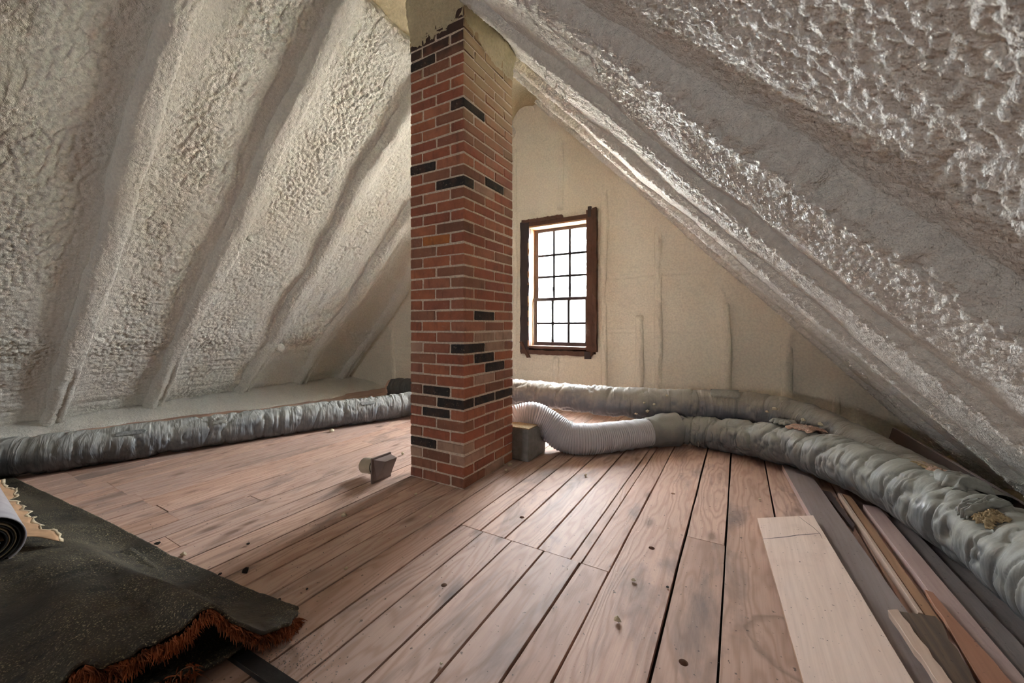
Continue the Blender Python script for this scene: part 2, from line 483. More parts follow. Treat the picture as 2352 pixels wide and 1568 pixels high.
def mat_carpet():
    t = NT('carpet_backing')
    co = t.coords()
    n1 = t.noise(co, 3.0, 5, 0.6)
    col = t.ramp(n1, [(0.35, (0.020, 0.017, 0.013)), (0.6, (0.052, 0.042, 0.028)), (0.8, (0.085, 0.071, 0.049))])
    sp = t.noise(co, 190, 2, 0.6)
    msk = t.noise(co, 5.0, 4)
    s = t.math('MULTIPLY', t.ramp(sp, [(0.57, (0, 0, 0)), (0.68, (1, 1, 1))]), t.ramp(msk, [(0.34, (0, 0, 0)), (0.55, (1, 1, 1))]))
    col = t.mix(s, col, (0.36, 0.30, 0.17))
    tar = t.noise(co, 11, 5, 0.7)
    col = t.mix(t.math('MULTIPLY', t.ramp(tar, [(0.57, (0, 0, 0)), (0.65, (1, 1, 1))]), 0.85), col, (0.008, 0.008, 0.008))
    nb = t.bump(t.noise(co, 85, 4, 0.65), 0.5, 0.006)
    return t.done(col, 0.62, nb, spec=0.35)
M['carpet'] = mat_carpet()

def mat_glass():
    t = NT('dusty_window_glass')
    co = t.coords()
    tr = t.n('ShaderNodeBsdfTransparent'); tr.inputs[0].default_value = (0.93, 0.95, 0.96, 1)
    gl = t.n('ShaderNodeBsdfGlossy'); gl.inputs['Roughness'].default_value = 0.05
    df = t.n('ShaderNodeBsdfTranslucent'); df.inputs[0].default_value = (0.75, 0.74, 0.70, 1)
    dirt = t.ramp(t.noise(co, 9, 6, 0.7), [(0.42, (0.02, 0.02, 0.02)), (0.75, (0.22, 0.22, 0.22))])
    m1 = t.n('ShaderNodeMixShader'); t.l(dirt, m1.inputs[0]); t.l(tr.outputs[0], m1.inputs[1]); t.l(df.outputs[0], m1.inputs[2])
    m2 = t.n('ShaderNodeMixShader'); m2.inputs[0].default_value = 0.05
    t.l(m1.outputs[0], m2.inputs[1]); t.l(gl.outputs[0], m2.inputs[2])
    t.l(m2.outputs[0], t.out.inputs['Surface'])
    t.t.nodes.remove(t.b)
    return t.m
M['glass'] = mat_glass()

# ------------------------------------------------------------------ roof slopes
RAFT_L = [(-3.8, -3.8), (-3.0, -3.0), (-2.2, -2.2), (-1.4, -1.4), (-0.6, -0.6), (0.22, 0.22), (1.03, 1.10), (1.78, 1.93), (2.69, 2.87), (3.44, 3.66), (4.20, 4.36)]   # (y at eave, y at ridge)
RAFT_R = [(-3.8, -3.8), (-3.0, -3.0), (-2.2, -2.2), (-1.4, -1.4), (-0.6, -0.6), (0.20, 0.20), (1.02, 1.16), (1.80, 1.95), (2.70, 2.85), (3.50, 3.60), (4.22, 4.30)]
S_MAX = 5.5

def slope_pts(side, y, s, h):
    """side -1 left, +1 right; h measured inwards"""
    x = RX + side * (s * CA) - side * h * SA
    z = RZ - s * SA - h * CA
    return np.stack([x, y, z], axis=-1)

def slope_height(side, y, s, seed):
    rafters = RAFT_L if side < 0 else RAFT_R
    h = 0.028 * fbm(y * 1.3, s * 1.1, seed, 3) + 0.012 * fbm(y * 4.2, s * 3.6, seed + 9, 3)
    rough_mask = sstep(-0.25, 0.35, fbm(y * 1.7 + 3, s * 1.5 + 8, seed + 20, 3))
    near = np.full_like(h, 9.0)
    for a, b in rafters:
        yr = b + (a - b) * s / 5.3
        d = y - yr
        # foam rides up the rafter side; broader on the window side
        fill = np.where(d > 0, np.exp(-(d / 0.15) ** 2), np.exp(-(d / 0.10) ** 2)) * (0.045 if side < 0 else 0.016)
        h = h + fill
        near = np.minimum(near, np.abs(d))
    edge = 1 - np.exp(-(near / 0.16) ** 2) * 0.75
    fq = 34 if side < 0 else 56
    pop = 0.55 - worley(y * fq, s * fq, seed + 3)
    pop2 = 0.55 - worley(y * fq * 2.2, s * fq * 2.2, seed + 5)
    amp = (0.55 + 0.45 * rough_mask) * edge
    if side < 0:
        pop3 = 0.5 - worley(y * 21 + 3, s * 17, seed + 8)
        h = h + amp * (0.024 * pop + 0.010 * pop2 + 0.012 * pop3)
        # horizontal sag lines near the eave, belt of lumps at knee height
        low = sstep(3.7, 4.6, s)
        h = h + low * 0.014 * fbm(y * 3.0, s * 22, seed + 30, 3)
        belt = np.exp(-((s - 4.15 - 0.12 * vnoise(y * 1.1, y * 0 + 2, seed)) / 0.16) ** 2)
        h = h + belt * (0.025 + 0.018 * pop)
        h = h + 0.016 * np.exp(-((s - 4.9) / 0.1) ** 2)
        # foam stops short of the ridge in a thick lip
        lip = 0.44 + 0.03 * vnoise(y * 6, y * 0, seed + 31)
        h = h + 0.055 * np.exp(-((s - lip - 0.10) / 0.13) ** 2) * sstep(1.2, 1.7, y)
        h = h - 0.075 * (1 - sstep(lip - 0.03, lip + 0.03, s))
    else:
        h = h + amp * (0.019 * pop + 0.009 * pop2 + 0.010 * fbm(y * 16, s * 16, seed + 6, 2))
        h = h + 0.03 * fbm(y * 5, s * 0.9, seed + 40, 2) * 0.6
    return h

def axis(segs):
    out = []
    for a, b, st in segs:
        out.append(np.arange(a, b - 1e-6, st))
    out.append(np.array([segs[-1][1]]))
    return np.concatenate(out)

def make_slope(side, name, ys, ss, mat, seed):
    Y, S = np.meshgrid(ys, ss, indexing='ij')
    H = slope_height(side, Y, S, seed)
    P = slope_pts(side, Y, S, H)
    me = grid_mesh(name, P, flip=(side < 0))
    o = put(me, name, mat)
    o['kind'] = 'structure'
    return o

wall_left = make_slope(-1, 'wall_left', axis([(YB - 0.1, 0.2, 0.11), (0.2, YG + 0.12, 0.0095)]), axis([(-0.02, S_MAX, 0.0105)]), M['foam'], 11)
wall_right = make_slope(1, 'wall_right', axis([(YB - 0.1, -0.1, 0.11), (-0.1, 0.15, 0.02), (0.15, 1.3, 0.0048), (1.3, 2.4, 0.0075), (2.4, YG + 0.12, 0.011)]),
                        axis([(-0.02, 2.0, 0.013), (2.0, 4.4, 0.0068), (4.4, S_MAX, 0.012)]), M['foam_right'], 71)

def make_rafter(side, ab, parent, mat, seed, ds, P0, Wd, na=26):
    a_, b_ = ab
    s = np.arange(0.05 if side > 0 else 0.5, S_MAX, ds)
    a = np.linspace(-1, 1, na)
    S, A = np.meshgrid(s, a, indexing='ij')
    wv = Wd * (1 + 0.10 * vnoise(S * 1.4, S * 0 + 3, seed) + 0.05 * vnoise(S * 6, S * 0 + 7, seed + 1))
    yr = b_ + (a_ - b_) * S / 5.3 + 0.018 * vnoise(S * 1.7, S * 0 + 1, seed + 2) + 0.007 * vnoise(S * 9, A * 2, seed + 3)
    n = 2.7
    prof = np.power(np.clip(1 - np.abs(A) ** n, 0, 1), 1 / n)
    Pv = P0(S) * (1 + 0.13 * vnoise(S * 2.1, S * 0 + 5, seed + 4) + 0.06 * vnoise(S * 8, A * 1.5, seed + 5))
    h = -0.03 + (Pv + 0.03) * prof
    if side < 0:
        h = h - 0.03 * np.exp(-((A - 0.15) / 0.22) ** 2) * sstep(4.25, 4.6, S)
    yy = yr + wv * np.sign(A) * np.abs(A) ** 0.8
    pop = 0.5 - worley(yy * 36, S * 36, seed + 6)
    pop2 = 0.5 - worley(yy * 85, S * 85, seed + 7)
    crest = sstep(0.1, 0.8, prof)
    amp = (0.017 * pop + 0.009 * pop2) * crest * (1.0 if side > 0 else 0.7)
    h = h + amp
    yy = yy + amp * 0.8 * np.sign(A)
    me = grid_mesh('rafter', slope_pts(side, yy, S, h), flip=(side > 0))
    return put(me, 'rafter', mat, parent)

for i, ab in enumerate(RAFT_L):
    fine = ab[0] > 0.9
    make_rafter(-1, ab, wall_left, M['foam'], 200 + 13 * i, 0.012 if fine else 0.1, lambda S: 0.115 + 0.0 * S, 0.088, 26 if fine else 10)
for i, ab in enumerate(RAFT_R):
    fine = ab[0] > 0.9
    if i == 6:
        pf = lambda S: 0.080 - 0.005 * S
    else:
        pf = lambda S: 0.054 + 0.0 * S
    make_rafter(1, ab, wall_right, M['foam_right'], 400 + 13 * i, (0.0065 if i == 6 else 0.010) if fine else 0.1, pf, 0.070, (38 if i == 6 else 28) if fine else 10)

def ledge(side, parent, mat, w_in, seed, ys):
    a = np.linspace(0, 1, 40)
    Yl, A = np.meshgrid(ys, a, indexing='ij')
    reach = w_in * (1 if side > 0 else (0.55 + 0.95 * sstep(1.2, 3.2, Yl))) + 0.06 * vnoise(Yl * 2.3, Yl * 0, seed) + 0.03 * vnoise(Yl * 9, Yl * 0, seed + 1)
    xe = RX + side * (RZ / K + 0.15)
    xx = xe - side * (0.15 + reach) * A
    zz = 0.16 * (1 - A) ** 1.4 + 0.055 * np.sqrt(np.clip(1 - A ** 3, 0, 1)) + 0.030 * fbm(xx * 8, Yl * 6, seed + 2, 4) * (1 - A) ** 0.3 + 0.010 * (0.5 - worley(xx * 30, Yl * 30, seed + 5)) * (1 - A) ** 0.3
    zz = np.where(A > 0.995, -0.01, zz)
    put(grid_mesh('eave_foam', np.stack([xx, Yl, zz], -1), flip=(side > 0)), 'eave_foam', mat, parent)
ledge(-1, wall_left, M['foam'], 0.62, 811, axis([(-1.0, 0.3, 0.08), (0.3, YG + 0.05, 0.022)]))
ledge(1, wall_right, M['foam_collar'], 0.10, 821, axis([(-1.0, 0.3, 0.08), (0.3, YG + 0.05, 0.022)]))
def lump(y, s_, r, seed, parent, mat, side=-1):
    q = random.Random(seed)
    bm = bmesh.new()
    bmesh.ops.create_icosphere(bm, subdivisions=3, radius=r)
    c = slope_pts(side, np.array(y), np.array(s_), np.array(r * 0.6 + 0.03))
    for v in bm.verts:
        n = 1 + 0.22 * float(vnoise(np.array(v.co.x / r * 1.7 + seed), np.array(v.co.z / r * 1.7 + v.co.y / r), 831)) 
        v.co = v.co * n + Vector(c)
    put(bm_mesh(bm, 'foam_lump'), 'foam_lump', mat, parent)
for k, (y, s_, r) in enumerate([(1.62, 5.18, 0.06), (1.95, 5.16, 0.07), (1.80, 5.2, 0.05), (2.86, 4.28, 0.055), (2.0, 2.75, 0.03), (1.0, 5.2, 0.05), (2.62, 5.15, 0.05)]):
    lump(y, s_, r, 40 + k, wall_left, M['foam'])
# smooth yellowed strip that closes the ridge
yy = axis([(YB - 0.1, 0.0, 0.2), (0.0, YG + 0.12, 0.03)])
aa = np.linspace(-1, 1, 33)
Yr, Ar = np.meshgrid(yy, aa, indexing='ij')
xr = RX + 0.30 * Ar
zr = RZ - 0.13 - 0.20 * Ar ** 2 + 0.012 * fbm(Yr * 3, Ar * 2, 77, 3)
ridge = put(grid_mesh('ceiling', np.stack([xr, Yr, zr], -1), flip=True), 'ceiling', M['foam_yellow'])
ridge['kind'] = 'structure'

# ------------------------------------------------------------------ gable wall with window
def gable_line(x):
    return RZ - K * np.abs(x - RX)

gx = axis([(-6.0, -3.4, 0.035), (-3.4, 1.6, 0.012)])
gz = axis([(-0.05, 3.95, 0.012)])
X, Z = np.meshgrid(gx, gz, indexing='ij')
STUDS = [(-1.875, 2.40, 3.3, 0.045), (-1.335, 0.0, 2.75, 0.05), (-0.94, 0.0, 1.12, 0.05), (-0.74, 0.0, 2.35, 0.05), (-0.12, 0.0, 1.68, 0.055),
         (0.38, 0.0, 1.15, 0.055), (0.74, 0.0, 0.72, 0.04), (0.90, 0.0, 0.55, 0.04), (-2.53, 0.0, 3.3, 0.05), (-1.95, 0.0, 0.62, 0.045), (-3.3, 0.0, 2.6, 0.05), (-4.1, 0.0, 1.8, 0.05), (-4.75, 0.0, 1.1, 0.05)]
Hg = 0.02 * fbm(X * 1.6, Z * 1.6, 91, 3) + 0.007 * fbm(X * 9, Z * 7, 92, 3)
rough = sstep(0.0, 0.45, fbm(X * 1.9, Z * 1.2, 95, 3)) * sstep(2.2, 0.4, Z)
Hg = Hg + rough * 0.010 * fbm(X * 11, Z * 42, 96, 3) + 0.0025 * (0.5 - worley(X * 60, Z * 60, 97))
for sx_, z0, z1, w_ in STUDS:
    Hg = Hg + 0.022 * np.exp(-((X - sx_) / 0.09) ** 2) * sstep(z1 + 0.05, z1 - 0.1, Z) * sstep(z0 - 0.1, z0 + 0.05, Z)
# seams left by horizontal passes
for zs in (0.42, 0.68, 0.95, 1.55):
    Hg = Hg - 0.010 * np.exp(-((Z - zs - 0.02 * vnoise(X * 1.5, X * 0 + zs, 98)) / 0.012) ** 2) * (0.5 + 0.5 * vnoise(X * 1.2 + zs * 9, X * 0, 99))
# cove where the gable meets the roof
dr = (gable_line(X) - Z) * CA
Hg = Hg + 0.16 * np.exp(-(np.clip(dr, 0, 9) / 0.13) ** 1.5)
dwin = np.maximum(np.maximum(WX0 - 0.125 - X, X - (WX1 + 0.13)), np.maximum(WZ0 - 0.10 - Z, Z - (WZ1 + 0.085)))
Hg = Hg * sstep(-0.01, 0.06, dwin) + 0.012 * np.exp(-((dwin - 0.02) / 0.03) ** 2)
P = np.stack([X, YG - Hg, Z], -1)
cz = (Z[:-1, :-1] + Z[1:, 1:]) / 2; cx = (X[:-1, :-1] + X[1:, 1:]) / 2
mask = (cz < gable_line(cx) + 0.12) & ~((cx > WX0 - 0.10) & (cx < WX1 + 0.10) & (cz > WZ0 - 0.07) & (cz < WZ1 + 0.06))
wall_far = put(grid_mesh('wall_far', P, mask), 'wall_far', M['foam_gable'])
wall_far['kind'] = 'structure'

def make_stud(sx_, z0, z1, w_, seed):
    z = np.arange(z0 - 0.02, z1 + 0.04, 0.014)
    a = np.linspace(-1, 1, 13)
    Zs, A = np.meshgrid(z, a, indexing='ij')
    prof = np.power(np.clip(1 - np.abs(A) ** 2.6, 0, 1), 1 / 2.6)
    endf = sstep(z1 + 0.04, z1 - 0.03, Zs) * (sstep(z0 - 0.02, z0 + 0.05, Zs) if z0 > 0.1 else 1)
    h = -0.02 + (0.064 * endf) * prof * (1 + 0.12 * vnoise(Zs * 3, Zs * 0, seed) + 0.10 * vnoise(Zs * 14, A * 2, seed + 1)) + 0.004 * fbm(Zs * 22, A * 3, seed + 2, 2)
    xs = sx_ + w_ * A * (1 + 0.12 * vnoise(Zs * 4, Zs * 0 + 4, seed + 3)) + 0.012 * vnoise(Zs * 1.3, Zs * 0 + 9, seed + 4)
    me = grid_mesh('stud', np.stack([xs, YG - h, Zs], -1), flip=True)
    put(me, 'stud', M['foam_gable'], wall_far)
for i, st in enumerate(STUDS):
    make_stud(*st, 900 + 7 * i)

def ext_block(name, x0, x1, y0, y1, z0, z1, mat, parent):
    return box(name, x0, x1, y0, y1, z0, z1, mat, parent)
# sheathing behind the foam, so that daylight enters through the window only
ext_block('sheathing', -6.6, WX0 - 0.02, YG + 0.13, YG + 0.20, -0.4, 4.6, M['outer_shell'], wall_far)
ext_block('sheathing', WX1 + 0.02, 2.2, YG + 0.13, YG + 0.20, -0.4, 4.6, M['outer_shell'], wall_far)
ext_block('sheathing', WX0 - 0.02, WX1 + 0.02, YG + 0.13, YG + 0.20, -0.4, WZ0 - 0.02, M['outer_shell'], wall_far)
ext_block('sheathing', WX0 - 0.02, WX1 + 0.02, YG + 0.13, YG + 0.20, WZ1 + 0.02, 4.6, M['outer_shell'], wall_far)

# gable behind the camera: plain foam wall with an unseen window added for fill light
xs_ = sorted([-6.2, 1.9] + [v for b in BACK_FILL_WINDOWS for v in b[:2]])
zs_ = sorted({-0.1, 4.1, BACK_FILL_WINDOWS[0][2], BACK_FILL_WINDOWS[0][3]})
bm = bmesh.new()
for i in range(len(xs_) - 1):
    for j in range(len(zs_) - 1):
        cx_, cz_ = (xs_[i] + xs_[i + 1]) / 2, (zs_[j] + zs_[j + 1]) / 2
        if any(b[0] < cx_ < b[1] and b[2] < cz_ < b[3] for b in BACK_FILL_WINDOWS):
            continue
        b2 = box_bm(xs_[i], xs_[i + 1], YB - 0.12, YB, zs_[j], zs_[j + 1])
        tmp = bpy.data.meshes.new('t'); b2.to_mesh(tmp); b2.free(); bm.from_mesh(tmp); bpy.data.meshes.remove(tmp)
wall_near = put(bm_mesh(bm, 'wall_near'), 'wall_near', M['foam_gable'], smooth=False)
wall_near['kind'] = 'structure'
for k, b in enumerate(BACK_FILL_WINDOWS):
    w = empty('window_%d' % (k + 2), kind='structure')
    x0, x1, z0, z1 = b
    for q in ((x0, x0 + 0.06, z0, z1), (x1 - 0.06, x1, z0, z1), (x0 + 0.06, x1 - 0.06, z0, z0 + 0.06), (x0 + 0.06, x1 - 0.06, z1 - 0.06, z1)):
        box('frame', q[0], q[1], YB - 0.09, YB - 0.03, q[2], q[3], M['casing'], w)
    box('muntin', (x0 + x1) / 2 - 0.015, (x0 + x1) / 2 + 0.015, YB - 0.08, YB - 0.05, z0 + 0.06, z1 - 0.06, M['sash'], w)
    box('meeting_rail', x0 + 0.06, x1 - 0.06, YB - 0.08, YB - 0.05, (z0 + z1) / 2 - 0.02, (z0 + z1) / 2 + 0.02, M['sash'], w)

# outer roof boards: keep the sky out where the foam sheet is thin
for side, par in ((-1, wall_left), (1, wall_right)):
    Pq = []
    for y in (YB - 0.3, YG + 0.4):
        for h in (-0.16, -0.10):
            for s in (-0.12, 5.9):
                Pq.append(slope_pts(side, np.array(y), np.array(s), np.array(h)))
    me = bpy.data.meshes.new('roof_board')
    me.from_pydata([tuple(p) for p in Pq], [], [(0, 1, 3, 2), (4, 6, 7, 5), (0, 2, 6, 4), (1, 5, 7, 3), (0, 4, 5, 1), (2, 3, 7, 6)])
    put(me, 'roof_board', M['outer_shell'], par, smooth=False)

# ------------------------------------------------------------------ window
win = empty('window_1', (-1.93, YG, WZ0), kind='structure')
def wbox(name, x0, x1, y0, y1, z0, z1, mat, parent=win, bevel=0.002):
    o = put(bm_mesh(box_bm(x0, x1, y0, y1, z0, z1, bevel), name), name, mat, smooth=False)
    if parent is win:
        keep(o, win)
    else:
        o.parent = parent
    return o
def rough_board(name, x0, x1, y0, y1, z0, z1, mat, seed, nl=26):
    """board with a chipped, uneven outline"""
    r = random.Random(seed)
    bm = box_bm(x0, x1, y0, y1, z0, z1)
    bmesh.ops.subdivide_edges(bm, edges=[e for e in bm.edges if (e.verts[0].co - e.verts[1].co).length > 0.3], cuts=nl, use_grid_fill=True)
    for v in bm.verts:
        v.co += Vector((r.uniform(-1, 1) * 0.005, r.uniform(-1, 1) * 0.004, r.uniform(-1, 1) * 0.005))
    return keep(put(bm_mesh(bm, name), name, mat, smooth=False), win)
CY0, CY1 = YG - 0.035, YG + 0.0
rough_board('casing_board', WX0 - 0.125, WX0, CY0, CY1 + 0.02, 0.66, 2.33, M['casing_dark'], 1)
rough_board('casing_board', WX1, WX1 + 0.075, CY0, CY1 + 0.02, 0.66, 2.36, M['casing'], 2)
rough_board('casing_board', WX1 + 0.078, WX1 + 0.13, CY0 - 0.03, CY1 + 0.02, 0.70, 2.37, M['casing'], 3)
rough_board('casing_board', WX0, WX1, CY0 + 0.004, CY1 + 0.02, WZ1, WZ1 + 0.05, M['casing'], 4)
rough_board('casing_board', WX0 - 0.1, WX1 - 0.3, CY0 - 0.02, CY1, WZ1 + 0.052, WZ1 + 0.085, M['casing'], 5)
rough_board('sill', WX0 - 0.12, WX1 + 0.06, CY0 - 0.004, CY1 + 0.02, 0.645, 0.70, M['casing'], 6)
# torn casing chips in the corners
rough_board('casing_chip', WX1 + 0.02, WX1 + 0.06, CY0 - 0.01, CY1, 2.28, 2.40, M['casing_dark'], 8, 6)
o = rough_board('casing_chip', WX0 - 0.13, WX0 - 0.09, CY0 - 0.02, CY1 - 0.02, 0.60, 0.80, M['casing'], 9, 6)
for v in o.data.vertices:
    v.co.x += (0.80 - v.co.z) * 0.55
rough_board('casing_chip', WX1 - 0.02, WX1 + 0.05, CY0 - 0.012, CY1, 0.615, 0.70, M['casing_dark'], 10, 4)
# jambs: bare wood reveal
DJ = YG + 0.20
wbox('jamb', WX0 - 0.02, WX0, CY0, DJ, WZ0, WZ1, M['jamb'])
wbox('jamb', WX1, WX1 + 0.02, CY0 + 0.01, DJ, WZ0, WZ1, M['jamb'])
wbox('jamb', WX0, WX1, CY0, DJ, WZ1 - 0.02, WZ1, M['jamb'])
wbox('stool', WX0, WX1, CY0, DJ, WZ0 - 0.02, WZ0 + 0.012, M['casing'])
def sash(name, y0, y1, z0, z1, rows, stile=0.045):
    x0, x1 = WX0 + 0.012, WX1 - 0.012
    s = wbox(name, x0, x0 + stile, y0, y1, z0, z1, M['sash'])        # left stile carries the sash
    ks = []
    ks.append(wbox('stile', x1 - stile, x1, y0, y1, z0, z1, M['sash'], s))
    ks.append(wbox('rail', x0 + stile, x1 - stile, y0, y1, z0, z0 + 0.045, M['sash'], s))
    ks.append(wbox('rail', x0 + stile, x1 - stile, y0, y1, z1 - 0.04, z1, M['sash'], s))
    gx0, gx1 = x0 + stile, x1 - stile
    zz = [z0 + 0.045] + rows + [z1 - 0.04]
    xx = [gx0 + (gx1 - gx0) * k / 3 for k in range(4)]
    for x in xx[1:-1]:
        wbox('muntin', x - 0.015, x + 0.015, y0 + 0.004, y1 - 0.004, zz[0], zz[-1], M['muntin'], s)
    for z in rows:
        for k in range(3):
            wbox('muntin', xx[k] + (0.015 if k else 0), xx[k + 1] - (0.015 if k < 2 else 0), y0 + 0.005, y1 - 0.005, z - 0.014, z + 0.014, M['muntin'], s)
    ym = (y0 + y1) / 2
    for k in range(3):
        for j in range(len(zz) - 1):
            wbox('pane', xx[k] + (0.015 if k else 0), xx[k + 1] - (0.015 if k < 2 else 0), ym - 0.0015, ym + 0.0015,
                 zz[j] + (0.014 if j else 0), zz[j + 1] - (0.014 if j < len(zz) - 2 else 0), M['glass'], s, 0)
    return s
sash('upper_sash', YG + 0.125, YG + 0.160, 1.315, 2.245, [1.63, 1.905])
sash('lower_sash', YG + 0.085, YG + 0.120, 0.755, 1.36, [1.035])
wbox('storm_rail', WX0 - 0.01, WX1 + 0.01, YG + 0.185, YG + 0.20, 1.46, 1.505, M['storm'])
wbox('storm_rail', WX0 - 0.01, WX1 + 0.01, YG + 0.185, YG + 0.20, 0.752, 0.83, M['storm'])
wbox('storm_stile', WX0 - 0.01, WX0 + 0.045, YG + 0.185, YG + 0.20, 0.755, 2.245, M['storm'])

# ------------------------------------------------------------------ floor
floor = box('floor', -6.3, 1.9, YB - 0.1, YG + 0.15, -0.12, -0.045, M['subfloor'])
floor['kind'] = 'structure'
LINES_R = [-0.461, -0.223, -0.054, 0.166, 0.345, 0.51, 0.70, 0.88, 1.06, 1.24, 1.42, 1.60]
LINES_L = [-1.226, -1.383, -1.53, -1.673, -1.79, -1.909, -2.076]
x = -2.076
while x > -6.0:
    x -= rnd.uniform(0.125, 0.185)
    LINES_L.append(x)
GAP = 0.0035
HOLES = {}
prnd = random.Random(21)
def plank(x0, x1, y0, y1, holes=(), dz=None):
    pm = M['dusty_dark'] if x0 > 0.6 else M['plank']
    dz = prnd.uniform(-0.0015, 0.0015) if dz is None else dz
    g = GAP * prnd.uniform(0.55, 1.6)
    g2 = GAP * prnd.uniform(0.55, 1.6)
    x0 += g; x1 -= g2
    y0 += 0.0015; y1 -= 0.0015
    bm = bmesh.new()
    nb = max(2, int((y1 - y0) / 0.25))
    w1 = [prnd.uniform(-0.0018, 0.0018) for _ in range(nb + 1)]
    w2 = [prnd.uniform(-0.0018, 0.0018) for _ in range(nb + 1)]
    ys = [y0 + (y1 - y0) * k / nb for k in range(nb + 1)]
    if holes:
        def ring(z):
            outer = [bm.verts.new((x0 + w1[k], ys[k], z)) for k in range(nb + 1)] + [bm.verts.new((x1 + w2[k], ys[k], z)) for k in reversed(range(nb + 1))]
            es = [bm.edges.new((outer[k], outer[(k + 1) % len(outer)])) for k in range(len(outer))]
            hs = []
            for hx, hy, hr in holes:
                h = [bm.verts.new((hx + hr * math.cos(q * math.tau / 20), hy + hr * math.sin(q * math.tau / 20), z)) for q in range(20)]
                es += [bm.edges.new((h[k], h[(k + 1) % 20])) for k in range(20)]
                hs.append(h)
            bmesh.ops.triangle_fill(bm, edges=es, use_beauty=True, use_dissolve=False, normal=(0, 0, 1))
            return outer, hs
        ot, ht = ring(dz)
        ob = [bm.verts.new((v.co.x, v.co.y, -0.024)) for v in ot]
        for k in range(len(ot)):
            bm.faces.new((ot[k], ot[(k + 1) % len(ot)], ob[(k + 1) % len(ot)], ob[k]))
        for h in ht:
            hb = [bm.verts.new((v.co.x, v.co.y, -0.024)) for v in h]
            for k in range(20):
                bm.faces.new((h[k], h[(k + 1) % 20], hb[(k + 1) % 20], hb[k]))
        bmesh.ops.recalc_face_normals(bm, faces=list(bm.faces))
    else:
        rows = []
        e = 0.0012
        for k in range(nb + 1):
            a, b = x0 + w1[k], x1 + w2[k]
            rows.append([bm.verts.new(p) for p in ((a, ys[k], -0.024), (a, ys[k], dz - e), (a + e, ys[k], dz), (b - e, ys[k], dz), (b, ys[k], dz - e), (b, ys[k], -0.024))])
        for k in range(nb):
            for q in range(5):
                bm.faces.new((rows[k][q], rows[k][q + 1], rows[k + 1][q + 1], rows[k + 1][q]))
        bm.faces.new(rows[0][::-1]); bm.faces.new(rows[-1])
        bmesh.ops.recalc_face_normals(bm, faces=list(bm.faces))
    return put(bm_mesh(bm, 'plank'), 'plank', pm, floor, smooth=False)

def lane(x0, x1, cuts, y_lo=-1.3, y_hi=YG + 0.06, holes=()):
    ys = [y_lo] + sorted(cuts) + [y_hi]
    for a, b in zip(ys[:-1], ys[1:]):
        hs = [h for h in holes if x0 < h[0] < x1 and a < h[1] < b]
        plank(x0, x1, a, b, hs)

def fl(px, py, z=0.0):
    """point on the horizontal plane z seen at pixel (px, py)"""
    d = (CAM_Z - z) * F_PX / (py - HORIZON)
    u = (px - W_PX / 2) / F_PX
    return (d * (u * math.cos(TH) - math.sin(TH)), d * (u * math.sin(TH) + math.cos(TH)))
hole_px = [(1570, 1520, 0.0135), (1497, 1258, 0.0135), (1020, 1343, 0.012), (1199, 1188, 0.013), (1546, 1133, 0.012), (569, 1139, 0.013)]
holes = [(*fl(a, b), r) for a, b, r in hole_px]
# lanes right of the chimney
near = [-1.226, -1.089, -0.928, -0.759, -0.588, -0.461]
far = [-1.226, -1.108, -0.965, -0.793, -0.633, -0.583, -0.461]
for a, b in zip(near[:-1], near[1:]):
    lane(a, b, [], -1.3, 1.60, holes)
for a, b in zip(far[:-1], far[1:]):
    lane(a, b, [], 1.60, YG + 0.06, holes)
cuts_r = {(-0.461): [], (-0.223): [2.06], (-0.054): [], 0.166: [2.9], 0.345: [2.2], 0.51: [], 0.70: [1.9]}
for a, b in zip(LINES_R[:-1], LINES_R[1:]):
    lane(a, b, cuts_r.get(a, [prnd.uniform(0.5, 3.5)]), holes=holes)
for i, (a, b) in enumerate(zip(LINES_L[:-1], LINES_L[1:])):
    if b > -2.2 or i < 7:
        cuts = [prnd.uniform(-0.9, 0.4)]
    else:
        xm = (a + b) / 2
        if -3.6 < xm < -2.75:
            cuts = [0.89 + 0.02 * prnd.uniform(-1, 1), prnd.uniform(2.2, 3.6)]
        elif -4.3 < xm <= -3.6:
            cuts = [0.80, prnd.uniform(1.2, 3.6)]
        else:
            cuts = [prnd.uniform(0.6, 2.0), prnd.uniform(2.6, 3.8)]
    lane(b, a, cuts, holes=holes)
box('plank', -6.1, 1.7, YB, -1.303, -0.03, -0.001, M['plank'], floor)

# ------------------------------------------------------------------ chimney
CX0, CX1, CY0_, CY1_ = -1.92, -1.46, 1.935, 2.548
NC, PITCH = 43, 0.0695
chim = empty('chimney', ((CX0 + CX1) / 2, (CY0_ + CY1_) / 2, 0), label='tall red brick chimney with scattered black bricks rising through the roof', cat='chimney')
core = box('mortar_core', CX0 + 0.0112, CX1 - 0.0112, CY0_ + 0.0112, CY1_ - 0.0112, -0.001, NC * PITCH + 0.55, M['mortar'])
keep(core, chim)
crnd = random.Random(5)
_brick_mesh = {}
def brick_mesh(dx, dy, mat):
    key = (round(dx, 3), round(dy, 3), mat, crnd.randrange(4))
    if key not in _brick_mesh:
        bm = box_bm(-dx / 2, dx / 2, -dy / 2, dy / 2, -0.0288, 0.0288, 0.0045, 0.0021, crnd)
        me = bm_mesh(bm, 'brick')
        me.materials.append(M[mat])
        _brick_mesh[key] = me
    return _brick_mesh[key]
J = 0.0058
